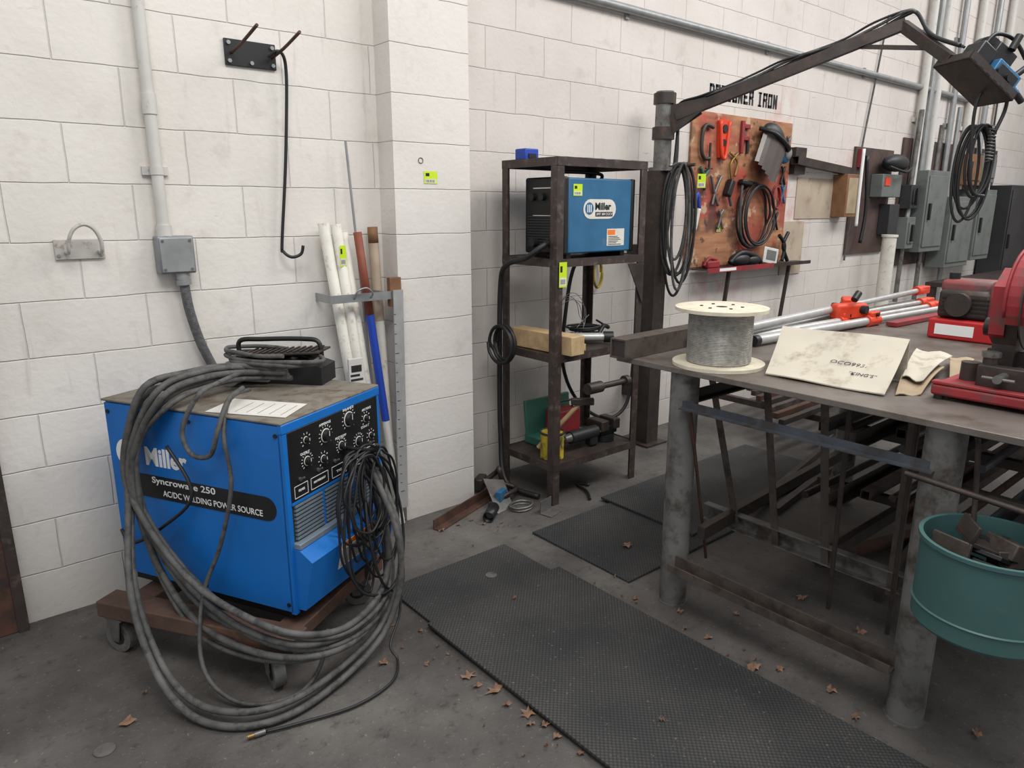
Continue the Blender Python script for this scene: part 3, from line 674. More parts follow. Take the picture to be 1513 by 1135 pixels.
# portable welder on shelf
t = thing('inverter_welder', 'blue and black portable welding inverter on the upper rack shelf', 'welder', (2.66, 2.66, 1.262))
a0, a1, b0, b1, zb, zt = 2.435, 2.93, 2.525, 2.80, 1.285, 1.645
obj('side_cover', M().mat(BLUE2).bb(a0+.03, a1-.01, b0, b1, zb, zt, .008), t)
m = M().mat(BLACK).bb(a0-.005, a0+.03, b0-.004, b1+.004, zb-.004, zt+.004, .01)
for k in range(12): m.mat(PANELD).bb(a0-.010, a0-.004, b0+.02, b1-.02, zb+.03+k*.013, zb+.036+k*.013)
for y in (b0+.06, b0+.14, b0+.21): m.mat(BLACK).cyl((a0-.005, y, zt-.09), (a0-.025, y, zt-.09), .018, n=16)
m.mat(LABELW).bb(a0-.007, a0-.004, b0+.05, b1-.06, zt-.05, zt-.045).bb(a0-.007, a0-.004, b0+.05, b1-.06, zb+.18, zb+.183)
for y in (b0+.07, b0+.19): m.mat(BLKRUB).cyl((a0-.005, y, zb+.05), (a0-.04, y, zb+.05), .022, n=16)
obj('front_panel', m, t)
obj('rear_panel', M().mat(BLACK).bb(a1-.01, a1+.015, b0-.002, b1+.002, zb-.002, zt+.002, .006), t)
for x in (a0+.04, a1-.06): obj('foot', M().mat(BLACK).bb(x, x+.03, b0+.02, b1-.02, 1.261, zb), t)
m = M().mat(BLACK).tube([(a0+.07, 2.66, zt), (a0+.09, 2.66, zt+.03), (a1-.12, 2.66, zt+.03), (a1-.10, 2.66, zt)], .009); obj('handle', m, t)
m = M().mat(LABELW)
lx0, lx1, lz0, lz1 = 2.565, 2.80, 1.45, 1.545
rr = (lz1-lz0)/2; pts = []
for k in range(9): a = math.pi/2+math.pi*k/8; pts.append((lx0+rr+rr*math.cos(a), b0-.001, lz0+rr+rr*math.sin(a)))
for k in range(9): a = -math.pi/2+math.pi*k/8; pts.append((lx1-rr+rr*math.cos(a), b0-.001, lz0+rr+rr*math.sin(a)))
m.prism(pts, (0, -.001, 0))
m.mat(BLUE2).prism([(2.607+.03*math.cos(k*math.pi/10), b0-.002, 1.500+.03*math.sin(k*math.pi/10)) for k in range(20)], (0, -.0006, 0))
m.mat(WHITE)
for dx in (-.012, 0, .012): m.bb(2.607+dx-.003, 2.607+dx+.002, b0-.0034, b0-.0026, 1.482, 1.518)
m.mat(BLACK).text('Miller', (2.648, b0-.0026, 1.493), X, Z, .115, .036, bold=.03)
m.bb(2.65, 2.775, b0-.0032, b0-.002, 1.462, 1.484)
m.mat(WHITE).text('XMT 304 CC/CV', (2.655, b0-.0036, 1.467), X, Z, .115, .012, bold=.0)
obj('logo_badge', m, t)
m = M().mat(LABELW).bb(2.74, 2.87, b0-.0016, b0, 1.315, 1.40).mat(ORANGE).bb(2.745, 2.80, b0-.0024, b0-.0016, 1.37, 1.395).mat(BLACK)
for k in range(6): m.bb(2.75, 2.80+random.uniform(0, .055), b0-.0024, b0-.0016, 1.32+k*.008, 1.323+k*.008)
obj('warning_label', m, t)
obj('inventory_tag', M().tag((2.495, b0-.001, 1.56), X, Z, .06, .055), t, label='neon yellow-green sticker')

m = M().mat(BLKRUB).tube([(2.40, 2.60, 1.335), (2.33, 2.55, 1.33), (2.28, 2.62, 1.27), (2.30, 2.80, 1.22), (2.33, 2.88, 1.10), (2.33, 2.89, .7), (2.335, 2.89, .3), (2.30, 2.80, .06), (2.36, 2.6, .02)], .014, 10)
obj('power_cable', m, label='thick black cable running down the rack post', cat_='cable')
m = M().mat(BLKRUB).tube([(2.96, 2.75, 1.33), (3.03, 2.8, 1.28), (2.93, 2.93, 1.2), (2.86, 2.94, .9), (2.85, 2.94, .6), (3.0, 2.95, .35), (3.25, 2.95, .20), (3.42, 2.93, .28), (3.47, 2.93, .6)], .011, 8)
obj('power_cable', m, label='black cable drooping behind the rack to the column', cat_='cable')
m = M().mat(BLKRUB)
m.tube(coil((2.305, 2.80, .82), (0, 1, 0), Z, .085, .095, 4, .012, 14, 0, (-.010, 0, 0)), .009, 8)
obj('cable_coil', m, label='black cable coil hung on the rack post', cat_='cable')
m = M().mat(YELLOW).tube(coil((3.21, 3.03, 1.12), X, Z, .035, .09, 2, .004, 14, 0, (0, -.006, 0)), .006)
obj('wire_coil', m, label='small yellow wire loop hung on the wall', cat_='wire')
# middle shelf
m = M().mat(WOOD).box((2.455, 2.66, .84), (.095, .44, .095), .05, .003); obj('timber_block', m, label='short squared pine timber on the middle shelf', cat_='timber')
m = M().mat(WOOD).box((2.57, 2.62, .81), (.08, .22, .035), -.2, .002); obj('timber_block', m, label='small flat wood offcut on the middle shelf', cat_='timber')
t = thing('grease_gun', 'black and silver hand tool lying on the middle shelf', 'tool', (2.72, 2.65, .792))
obj('barrel', M().mat(SILV).cyl((2.60, 2.74, .83), (2.80, 2.58, .83), .022), t)
obj('handle', M().mat(BLACK).tube([(2.78, 2.60, .84), (2.84, 2.62, .88), (2.92, 2.66, .86)], .012).cyl((2.80, 2.58, .83), (2.84, 2.548, .83), .03), t)
m = M().mat(BLKRUB).tube(coil((2.82, 2.74, .82), X, Y, .10, .08, 4, .015, 12, 0, (0, 0, .014)), .006); obj('wire_coil', m, label='tangled thin black hose on the middle shelf', cat_='hose')
m = M().mat(WIRE).tube(coil((2.74, 2.80, .92), X, Z, .12, .11, 4, .03, 10, 0, (0, -.008, 0)), .002, 6); obj('wire_coil', m, label='loose springy steel wire tangle on the middle shelf', cat_='wire')
# bottom shelf
t = thing('tool_case', 'open green plastic tool case on the bottom shelf', 'tool case', (2.68, 2.80, .222))
obj('tray', M().mat(GREEN).bb(2.50, 2.84, 2.72, 2.88, .222, .27, .006), t)
obj('lid', M().mat(GREEN).box((2.67, 2.875, .36), (.34, .02, .20), Matrix.Rotation(-.12, 3, 'X'), .005), t)
t = thing('paint_tin', 'dirty yellow metal tin on the bottom shelf', 'tin', (2.45, 2.60, .222))
obj('body', M().mat(YELLOW).cyl((2.45, 2.60, .222), (2.45, 2.60, .36), .062, n=28), t)
obj('rim', M().mat(DARKST).pipe((2.45, 2.60, .355), (2.45, 2.60, .366), .065, .006).cyl((2.45, 2.60, .357), (2.45, 2.60, .359), .058), t)
t = thing('power_drill', 'black corded power drill on the bottom shelf', 'drill', (2.74, 2.62, .222))
obj('body', M().mat(BLKRUB).cyl((2.58, 2.60, .30), (2.78, 2.60, .30), .035, n=18).bb(2.72, 2.78, 2.575, 2.625, .225, .30, .01), t)
obj('chuck', M().mat(STEEL).cyl((2.54, 2.60, .30), (2.58, 2.60, .30), .018, .026).cyl((2.52, 2.60, .30), (2.54, 2.60, .30), .006, n=8), t)
t = thing('vise', 'dark red and black bench vise on the bottom shelf', 'vise', (2.87, 2.63, .222))
obj('base', M().mat(BLACK).cyl((2.88, 2.63, .222), (2.88, 2.63, .26), .06).bb(2.82, 2.95, 2.59, 2.67, .26, .31, .008), t)
obj('jaw', M().mat(DARKST).bb(2.80, 2.86, 2.57, 2.69, .29, .35, .006), t)
obj('jaw', M().mat(DARKST).bb(2.90, 2.95, 2.57, 2.69, .29, .35, .006), t)
obj('screw', M().mat(STEEL).cyl((2.79, 2.63, .30), (2.82, 2.63, .30), .01).cyl((2.79, 2.57, .30), (2.79, 2.69, .30), .005, n=8), t)
m = M().mat(WOOD).cyl((2.46, 2.72, .24), (2.60, 2.55, .50), .013).mat(DARKST).box((2.61, 2.54, .51), (.035, .12, .035), .9, .004); obj('hammer', m, label='hammer with yellowish wooden handle leaning on the tins', cat_='hammer')
m = M().mat(RED).bb(2.62, 2.80, 2.74, 2.84, .272, .40, .006).mat(BLACK).tube([(2.64, 2.79, .40), (2.64, 2.79, .44), (2.78, 2.79, .44), (2.78, 2.79, .40)], .006, 8, False, 3); obj('toolbox', m, label='small red metal box behind the drill', cat_='box')
# floor clutter by rack
m = M().mat(BLACK).pipe((1.98, 2.55, .028), (2.08, 2.63, .028), .028, .005).mat(STEEL).cyl((2.01, 2.574, .028), (2.04, 2.598, .028), .022); obj('pipe_stub', m, label='short black pipe stub lying on the floor', cat_='pipe')
m = M().mat(STEEL).prism([(2.08, 2.60, .002), (2.20, 2.62, .002), (2.24, 2.74, .09), (2.12, 2.76, .12)], (0, .01, .01)).mat(DARKST).tube([(2.1, 2.7, .015), (2.2, 2.66, .06), (2.3, 2.72, .05), (2.2, 2.8, .09)], .012).mat(BLUE2).box((2.16, 2.67, .06), (.07, .03, .05), .4)
m.mat(STEEL).tube(coil((2.22, 2.58, .012), X, Y, .07, .04, 2, .012, 12, 0, (0, 0, .006)), .006)
obj('hand_clamp', m, label='grey steel welding clamp with chain on the floor', cat_='clamp')
m = M().mat(STEEL).ang((2.24, 2.46, .0), (2.33, 2.48, .0), .07, .006, 1, 1); obj('angle_offcut', m, label='short grey angle offcut standing on the floor', cat_='steel offcut')
m = M().mat(DARKST).tube([(2.16, 2.90, .02), (2.26, 2.84, .11), (2.22, 2.76, .16), (2.28, 2.80, .02)], .014).box((2.2, 2.90, .05), (.1, .05, .07), .6, .01); obj('steel_scrap', m, label='dark bent steel scrap piece against the wall', cat_='scrap')
m = M().mat(BLACK).tube([(2.56, 2.42, .01), (2.62, 2.50, .012), (2.66, 2.62, .01), (2.70, 2.56, .012)], .008); obj('hose_piece', m, label='short black hose piece under the rack', cat_='hose')

# ------------------------------------------------------------------ boom column
t = thing('boom_arm', 'dark steel column carrying a long swinging boom arm', 'boom arm', (3.55, 2.87, 0))
m = M().mat(DARKST).hollow((3.55, 2.87, .01), (3.55, 2.87, 1.72), .11, .006, (0, 1, 0)); m.bb(3.45, 3.65, 2.77, 2.97, 0, .012)
m.bb(3.50, 3.60, 2.925, 3.048, 1.2, 1.28).bb(3.50, 3.60, 2.925, 3.048, .3, .38)
obj('column', m, t)
m = M().mat(PIPEST).cyl((3.57, 2.86, 1.72), (3.57, 2.86, 2.17), .052, n=24).cyl((3.57, 2.86, 1.72), (3.57, 2.86, 1.74), .08).mat(DARKST).cyl((3.57, 2.86, 1.90), (3.57, 2.86, 1.97), .066).cyl((3.57, 2.86, 2.10), (3.57, 2.86, 2.16), .066)
obj('pivot', m, t)
A, Bn, E = V((3.595, 2.79, 2.03)), V((4.06, 1.74, 2.41)), V((3.97, 1.49, 2.19))
m = M().mat(DARKST).sq(A, Bn, .055).sq(A+V((0, 0, -.06)), A.lerp(Bn, .12)+V((0, 0, -.02)), .012, .05)
m.prism([A+V((-.03, .02, -.12)), A+V((-.03, .02, .06)), A.lerp(Bn, .16)+V((-.03, 0, .03)), A.lerp(Bn, .16)+V((-.03, 0, -.03))], (.006, 0.003, 0))
obj('boom', m, t)
m = M().mat(DARKST).sq(Bn+V((0, .02, .0)), E+V((.0, -.02, -.0)), .05).sq(A.lerp(Bn, .82)+V((0, 0, -.02)), Bn.lerp(E, .55)+V((0, 0, -.02)), .02, .02)
obj('drop_arm', m, t)
g = 'cables along the boom arm'
for i in range(3):
    pts = []
    for k in range(9):
        f = k/8; p = A.lerp(Bn, f); pts.append(p+V((.02*math.sin(k*2+i), .0, .034+.012*i+.010*math.sin(k*1.7+i))))
    pts += [Bn+V((0, -.05, .04)), Bn.lerp(E, .6)+V((.02*i, 0, .05)), E+V((.03*i, -.05, .06))]
    pts = [V((3.60, 2.83, 1.2)), V((3.615+.01*i, 2.80, 1.75)), V((3.63, 2.80, 1.98))]+pts
    m = M().mat(BLKRUB if i != 1 else GREYRUB).tube(pts, .010-.002*i, 8); obj('feeder_cable', m, label='dark cable strapped along the steel boom arm', cat_='cable', group=g)
# wire feeder
FF = Matrix.Translation(V((4.06, 1.37, 2.13))) @ Matrix.Rotation(math.radians(-30), 4, 'Z') @ Matrix.Rotation(math.radians(34), 4, 'Y') @ Matrix.Scale(.80, 4)
t = thing('wire_feeder', 'blue and black wire feeder on a tilted dark tray', 'wire feeder', (4.06, 1.37, 2.02))
def fo(n_, m, lab=None): return obj(n_, m, t, frame=FF, label=lab)
m = M().mat(DARKST).bb(-.20, .20, -.14, .14, -.075, -.066).bb(-.20, .20, -.14, -.134, -.075, -.02).bb(-.20, .20, .134, .14, -.075, -.02).bb(-.20, -.194, -.14, .14, -.075, -.02).bb(.194, .20, -.14, .14, -.075, -.02)
for k in range(6): m.mat(PANELD).bb(-.17+k*.06, -.14+k*.06, -.1415, -.139, -.062, -.035)
fo('tray', m)
m = M().mat(BLUE2).bb(.0, .19, -.10, .05, -.066, .08, .006).mat(BLACK).bb(.02, .17, -.106, -.098, -.04, .06, .002); fo('drive_housing', m)
m = M().mat(BLACK).bb(-.13, -.01, -.06, .08, -.066, .12, .01).bb(-.02, .13, -.03, .05, .08, .20, .008); fo('control_box', m, 'black control box')
m = M().mat(BLACK).cyl((.02, .07, .16), (.02, .12, .16), .10, n=28).mat(PANELD).cyl((.02, .065, .16), (.02, .13, .16), .03); fo('spool', m)
for a_, b_, r_ in (((.06, -.04, .19), (.05, -.04, .28), .022), ((.17, -.05, .08), (.20, -.06, .17), .018), ((.1, -.1, .01), (.1, -.14, .01), .025), ((.03, -.1, .01), (.03, -.125, .01), .02)):
    fo('knob', M().mat(BLACK).cyl(a_, b_, r_))
m = M().mat(BLACK).tube([(-.08, .0, .12), (-.06, 0, .22), (.06, 0, .27), (.2, 0, .24)], .012); fo('handle', m)
m = M().mat(BLUE2).cyl((.19, -.03, 0.04), (.26, -.03, .04), .024).mat(BLACK).cyl((.26, -.03, 0.04), (.33, -.03, .03), .02); fo('gun_socket', m)
g = 'hoses hanging from the wire feeder'
cc = V((4.16, 1.34, 1.70))
for i in range(6):
    rz = .20+random.uniform(-.04, .05); pts = coil(cc+V((random.uniform(-.02, .02), .012*i, .20-rz)), V((.767, -.641, 0)), Z, .06+random.uniform(-.01, .025), rz, 1, .0, 18)[:-1]
    m = M().mat(BLKRUB).tube(pts, .007, 8, True, 3); obj('hanging_hose', m, label='black hose loop hanging below the wire feeder', cat_='hose', group=g)
m = M().mat(BLKRUB).tube([(4.10, 1.34, 2.09), (4.08, 1.37, 2.0), (4.08, 1.37, 1.85), (4.11, 1.35, 1.60), (4.18, 1.31, 1.56)], .008)
m.tube([(4.17, 1.27, 2.04), (4.19, 1.28, 1.96), (4.16, 1.3, 1.86)], .009)
obj('hanging_hose', m, label='black hose dropping from the wire feeder tray', cat_='hose', group=g)
m = M().mat(STEEL); pts = [cc+V((.01+.016*math.cos(k*.9), -.03+.016*math.sin(k*.9), .20-.0022*k)) for k in range(80)]
m.tube(pts, .003, 6, False, 1).tube([cc+V((.01, -.03, .2)), cc+V((.01, -.03, .36))], .004)
obj('coil_spring', m, label='steel coil spring hanging below the wire feeder', cat_='spring')
g = 'cable loops hung on the column'
for i in range(7):
    rz = .33+random.uniform(-.09, .07); cx = 3.60+random.uniform(-.03, .04)
    pts = coil((cx, 2.775-.012*i, 1.76-rz), V((.8, -.6, 0)), Z, .06+random.uniform(-.02, .03), rz, 1, 0, 18)[:-1]
    m = M().mat(BLKRUB if i % 2 else GREYRUB).tube(pts, .0085, 8, True, 3); obj('hanging_cable', m, label='dark cable loop hung from the steel column', cat_='cable', group=g)
obj('cable_peg', M().mat(DARKST).cyl((3.58, 2.81, 1.74), (3.60, 2.64, 1.75), .010, n=10), label='short dark steel peg holding cables on the column', cat_='peg')
obj('inventory_tag', M().tag((3.66, 2.66, 1.62), V((.8, -.6, 0)), Z, .05, .08), label='neon yellow-green tag hanging on the column cables', cat_='sticker')
obj('steel_strip', M().mat(RUST).bb(3.79, 3.83, 3.0, 3.045, 1.0, 1.85, .003), label='narrow dark rusty steel strip fixed to the wall', cat_='steel strip')

# ------------------------------------------------------------------ steel table
TX0, TX1, TY0, TY1 = 2.03, 4.75, .22, 1.80
T = thing('work_table', 'large heavy steel welding table on thick pipe legs', 'table', (3.4, 1.0, 0))
m = M().mat(TABLETOP).bb(TX0, TX1, TY0, TY1, .930, .950, .002); obj('tabletop', m, T)
for x, y in ((2.105, 1.53), (2.105, .66), (3.56, 1.57), (3.56, .60), (4.65, 1.57), (4.65, .6)):
    m = M().mat(PIPEST).cyl((x, y, .0), (x, y, .93), .052, n=28).cyl((x, y, .0), (x, y, .006), .056); obj('leg', m, T)
obj('side_rail', M().mat(RAIL).ang((2.06, 1.50, .80), (2.06, .66, .80), .028, .005, 1, 1), T)
obj('side_rail', M().mat(DARKST).ang((2.15, 1.55, .80), (4.6, 1.55, .80), .04, .006, 1, 1), T)
m = M().mat(FOOTR).prof([(0, 0), (.05, 0), (.05, .03), (.044, .03), (.044, .006), (.006, .006), (.006, .05), (0, .05)], (2.07, 1.50, .165), (2.07, .69, .165)); obj('foot_rail', m, T)
obj('lower_rail', M().mat(PIPEST).prof([(-.01, -.035), (.025, -.035), (.025, -.03), (-.004, -.03), (-.004, .03), (.025, .03), (.025, .035), (-.01, .035)], (2.40, 1.60, .275), (2.40, .72, .275)), T)
obj('upper_rail', M().mat(RAIL).ang((2.40, 1.66, .84), (2.40, .5, .84), .04, .006, 1, 1), T)
for a, b in (((2.38, 1.63, .88), (2.38, 1.46, .27)), ((2.38, 1.385, .9), (2.38, 1.285, .24)), ((2.38, 1.16, .9), (2.38, 1.09, .24)), ((2.38, .86, .9), (2.38, .86, .22))):
    obj('upright', M().mat(FOOTR).ang(a, b, .028, .005, 1, 1, (1, 0, 0)), T)
obj('cross_rail', M().mat(DARKST).sq((2.15, 1.45, .30), (3.5, 1.54, .30), .03, .05), T)
obj('cross_rail', M().mat(DARKST).sq((2.42, 1.1, .25), (3.9, 1.1, .25), .03, .05), T)
# stock rack below the table
t = thing('stock_rack', 'dark steel rack under the table for bar stock', 'rack', (3.4, 1.1, 0))
for x in (2.95, 3.9):
    m = M().mat(DARKST).sq((x, 1.40, 0), (x, 1.40, .62), .035).sq((x, .45, 0), (x, .45, .62), .035).sq((x, 1.40, .33), (x, .45, .33), .035).sq((x, 1.40, .60), (x, .45, .60), .035)
    obj('end_frame', m, t)
g = 'bar stock under the table'
for i in range(22):
    z = .6355 if i < 11 else .365; y = .48+.083*(i % 11)+random.uniform(-.008, .008); a = 2.75+random.uniform(-.1, .15); b = 4.3+random.uniform(-.2, .3)
    mm = M().mat(random.choice([DARKST, RUST, RAIL, FOOTR, DARKST]))
    if i % 3 == 0: mm.cyl((a, y, z), (b, y, z), .015, n=14)
    elif i % 3 == 1: mm.hollow((a, y, z+.004), (b, y, z+.004), .038, .003)
    else: mm.ang((a, y, z-.014), (b, y+.01, z-.014), .045, .005)
    obj('steel_bar', mm, label=['long round steel bar stored under the table', 'long square steel tube stored under the table', 'long steel angle stored under the table'][i % 3], cat_='steel bar', group=g)
for i, (a, b, w) in enumerate((((2.8, 1.3, .025), (3.7, 1.05, .025), .04), ((2.7, 1.0, .02), (3.9, 1.2, .02), .03), ((3.0, .8, .02), (4.2, .9, .02), .035), ((3.15, 1.70, .02), (4.9, 1.95, .02), .035), ((2.98, 1.74, .055), (4.7, 2.1, .03), .03))):
    obj('steel_bar', M().mat([RUST, DARKST, FOOTR, DARKST, FOOTR][i]).sq(a, b, w), label='rusty flat steel bar lying on the floor below the table', cat_='steel bar', group='bars on the floor')
for i in range(7):
    a = V((3.9+.1*i, 2.12+.10*i, .24)); obj('steel_bar', M().mat([DARKST, RUST, FOOTR][i % 3]).sq(a, a+V((2.0, .03, .0)), .035), label='long dark steel bar on the floor rack by the wall', cat_='steel bar', group='bars by the wall')
m = M().mat(DARKST)
for x in (4.3, 5.4): m.sq((x, 2.05, .2), (x, 2.9, .2), .04).sq((x, 2.07, 0), (x, 2.07, .2), .04).sq((x, 2.88, 0), (x, 2.88, .2), .04)
m.sq((4.3, 2.07, .08), (5.4, 2.07, .08), .03)
obj('floor_rack', m, label='low dark steel rack on the floor by the wall', cat_='rack')
obj('steel_bar', M().mat(DARKST).cyl((2.02, .72, .79), (1.98, .30, .775), .008), label='thin dark rod resting beside the table leg', cat_='steel bar')
obj('steel_bar', M().mat(FOOTR).sq((2.18, .74, .74), (2.18, .25, .72), .025, .012), label='flat rusty bar below the table edge', cat_='steel bar')
obj('square_tube', M().mat(GALV).hollow((2.0, .415, .855), (2.5, .45, .855), .05, .004), label='short galvanised square tube under the table edge', cat_='steel tube')
obj('welding_rod', M().mat(RUST).cyl((2.30, 1.52, .12), (2.05, 1.46, .80), .006), label='thin rusty rod leaning below the table', cat_='rod')
for y in (1.0, .8): obj('welding_rod', M().mat(DARKST).cyl((2.28, y, .14), (2.20, y-.03, .92), .008), label='dark thin rod hanging below the tabletop', cat_='rod')

# bucket
bc = V((1.945, .470, 0)); r = .158; zb_, zr_ = .475, .705
t = thing('bucket', 'round dull grey-teal steel drum hung beside the table leg', 'bucket', (bc.x, bc.y, zb_))
m = M().mat(GREENB); m.lathe(bc, Z, [(0, zb_), (r-.006, zb_), (r, zb_+.008), (r, zb_+.05), (r+.004, zb_+.053), (r, zb_+.056), (r, zr_-.014), (r+.006, zr_-.010), (r+.006, zr_), (r-.004, zr_), (r-.004, zb_+.012), (0, zb_+.012)], 56)
for f in m.bm.faces: f.smooth = True
bd = obj('shell', m, t)
md = bd.modifiers.new('e', 'EDGE_SPLIT'); md.split_angle = .6
m = M().mat(DARKST).tube([(2.07, .555, .68), (2.08, .565, .78), (2.06, .57, .90), (2.04, .57, .928)], .007); obj('hanger', m, t)
m = M().mat(DARKST).tube([(2.08, .40, .68), (2.08, .39, .80), (2.06, .39, .928)], .007); obj('hanger', m, t)
g = 'steel offcuts in the bucket'
for i in range(18):
    a = random.uniform(0, 6.28); q = random.uniform(.02, .085); c = bc+V((q*math.cos(a), q*math.sin(a), .50+.0105*i))
    Rm = Matrix.Rotation(random.uniform(0, 6), 3, 'Z') @ Matrix.Rotation(random.uniform(-.6, .6), 3, 'X')
    mm = M().mat([BLACK, FOOTR, DARKST][i % 3])
    if i % 2: mm.box(c, (.10, .07, .012), Rm, .002).box(c+Rm @ V((0, .031, .024)), (.10, .010, .045), Rm, .002)
    else: mm.box(c, (.09, .055, .045), Rm, .004)
    mm.mat(BLACK).cyl(c+Rm @ V((.02, -.01, .005)), c+Rm @ V((.02, -.01, .024 if i % 2 == 0 else .008)), .009, n=10)
    obj('steel_bracket', mm, label='small dark steel block inside the bucket' if i % 2 == 0 else 'small dark steel angle bracket inside the bucket', cat_='steel bracket', group=g)

# ------------------------------------------------------------------ on the table
ZT_ = .951
obj('steel_beam', M().mat(FOOTR).hollow((1.985, 1.755, ZT_+.038), (2.50, 1.77, ZT_+.038), .075, .006).mat(DARKST).bb(1.99, 1.992, 1.72, 1.79, ZT_+.004, ZT_+.07), label='rusty square steel tube lying at the table corner', cat_='steel tube')
t = thing('cable_spool', 'wooden spool wound with thin grey steel cable', 'spool', (2.20, 1.455, ZT_))
sc_ = V((2.19, 1.455, 0))
obj('flange', M().mat(PALEW).cyl(sc_+Z*ZT_, sc_+Z*(ZT_+.012), .162, n=48), t)
m = M().mat(PALEW).cyl(sc_+Z*(ZT_+.198), sc_+Z*(ZT_+.210), .162, n=48).mat(DARKST).cyl(sc_+Z*(ZT_+.210), sc_+Z*(ZT_+.2105), .020)
for k in range(6):
    a = k*math.pi/3; m.cyl(sc_+V((.07*math.cos(a), .07*math.sin(a), ZT_+.210)), sc_+V((.07*math.cos(a), .07*math.sin(a), ZT_+.213)), .006, n=8)
obj('flange', m, t)
m = M().mat(WIRE).cyl(sc_+Z*(ZT_+.012), sc_+Z*(ZT_+.198), .1085, n=40)
obj('drum', m, t)
m = M().mat(WIRE); pts = []; TN = 34
for k in range(TN*28): a = k*2*math.pi/28; pts.append(sc_+V(((.1115+.001*math.sin(k*.013))*math.cos(a), .1115*math.sin(a), ZT_+.016+.179*k/(TN*28))))
m.tube(pts, .0024, 6, False, 1); obj('steel_cable', m, t)

def pole(y0_, y1_, x0_, x1_, z0_, z1_, lab, cl=True):
    t = thing('telescopic_pole', lab, 'pole', (x0_, y0_, ZT_), group='poles on the table')
    a, b = V((x0_, y0_, z0_)), V((x1_, y1_, z1_)); d = (b-a).normalized()
    obj('outer_tube', M().mat(SILV).cyl(a, a.lerp(b, .5), .020).mat(BLACK).cyl(a-d*.03, a, .022), t)
    obj('inner_tube', M().mat(SILV).cyl(a.lerp(b, .5), b, .015), t)
    c = a.lerp(b, .47); m = M().mat(ORED).cyl(c, c+d*.10, .028).box(c+d*.06+Z*.028, (.09, .035, .03), 0, .005).mat(BLACK).cyl(c+d*.06+Z*.03-Y*.03, c+d*.06+Z*.03+Y*.03, .009)
    obj('clamp', m, t)
    m = M().mat(ORED).cyl(b-d*.1, b, .026).box(b, (.10, .05, .045), 0, .006); obj('end_clamp', m, t)
pole(1.70, 1.62, 2.50, 4.50, .975, .975, 'silver telescopic pole with orange-red clamps on the table')
pole(1.60, 1.67, 2.56, 4.55, 1.022, 1.035, 'silver telescopic pole with orange-red clamps lying on others')
pole(1.63, 1.52, 2.45, 4.35, .975, .975, 'silver telescopic pole with orange-red clamps on the table')
pole(1.56, 1.44, 2.62, 4.42, .975, .975, 'silver telescopic pole with orange-red clamps on the table')
m = M().mat(ORED).box((3.42, 1.57, 1.02), (.18, .06, .08), -.4, .015).box((3.52, 1.63, 1.05), (.12, .05, .05), .5, .01).mat(BLACK).cyl((3.46, 1.5, 1.03), (3.46, 1.67, 1.03), .02).cyl((3.40, 1.54, 1.08), (3.44, 1.54, 1.11), .016)
obj('pipe_clamp', m, label='large orange-red clamp body gripping the poles', cat_='clamp')
m = M().mat(RED).sq((3.55, 1.42, ZT_+.012), (4.5, 1.36, ZT_+.012), .05, .018); obj('level_bar', m, label='flat red bar lying beside the silver poles', cat_='bar')
m = M().mat(RED).box((2.44, 1.665, ZT_+.03), (.09, .05, .045), .5, .012).mat(BLACK).cyl((2.38, 1.63, ZT_+.05), (2.50, 1.70, ZT_+.05), .010).mat(RED).tube([(2.38, 1.62, ZT_+.02), (2.33, 1.60, ZT_+.04), (2.36, 1.66, ZT_+.06)], .008)
obj('hand_clamp', m, label='dark red hand clamp beside the steel tube', cat_='clamp')

# cardboard
def sheet(m, P00, P10, P01, P11, n=8, sag=.02, th=.003, nz=0.004):
    P00, P10, P01, P11 = map(V, (P00, P10, P01, P11)); G = []
    for i in range(n+1):
        row = []
        for j in range(n+1):
            u, v = i/n, j/n; p = P00.lerp(P10, u).lerp(P01.lerp(P11, u), v)
            p = p-V((0, 0, 1))*sag*math.sin(math.pi*v)+V((0, 0, nz*math.sin(u*7+v*3))); row.append(p)
        G.append(row)
    nv = m.bm.verts.new
    top = [[nv(p+Z*th) for p in r] for r in G]; bot = [[nv(p) for p in r] for r in G]
    for i in range(n):
        for j in range(n):
            m._f([top[i][j], top[i+1][j], top[i+1][j+1], top[i][j+1]], True); m._f([bot[i][j], bot[i][j+1], bot[i+1][j+1], bot[i+1][j]], True)
    for i in range(n):
        for a, b in ((G[i][0], G[i+1][0]), (G[i][n], G[i+1][n]), (G[0][i], G[0][i+1]), (G[n][i], G[n][i+1])):
            m._f([nv(a), nv(b), nv(b+Z*th), nv(a+Z*th)])
a00, a10, a01, a11 = V((2.165, 1.25, ZT_+.004)), V((2.18, .865, ZT_+.004)), V((2.42, 1.345, 1.078)), V((2.42, .905, 1.090))
t = thing('cardboard_sheet', 'dirty off-white cardboard flap with faint handwriting on the table', 'cardboard', (2.28, 1.08, ZT_))
m = M().mat(CARD); sheet(m, a00, a10, a01, a11, 10, .010, .004, .002)
m.prism([a01, a11, V((2.43, .905, ZT_+.001)), V((2.43, 1.345, ZT_+.001))], (.004, 0, 0)); obj('panel', m, t)
u_ = (a10-a00).normalized(); w_ = (a01-a00).normalized(); nn = u_.cross(w_).normalized()
if nn.z < 0: nn = -nn
def cp_(u, v): return a00.lerp(a10, u).lerp(a01.lerp(a11, u), v)+nn*.0035-Z*.010*math.sin(math.pi*v)+nn*.003
for s_, u, v, w, h in (('OCO9937320', .50, .44, .17, .017), ('"KING\'S"', .68, .27, .085, .015)):
    mm = M().mat(INK).text(s_, cp_(u, v), u_+w_*-.02, w_+u_*.05, w, h, .0006, -.014, shear=.3)
    obj('handwriting', mm, t)
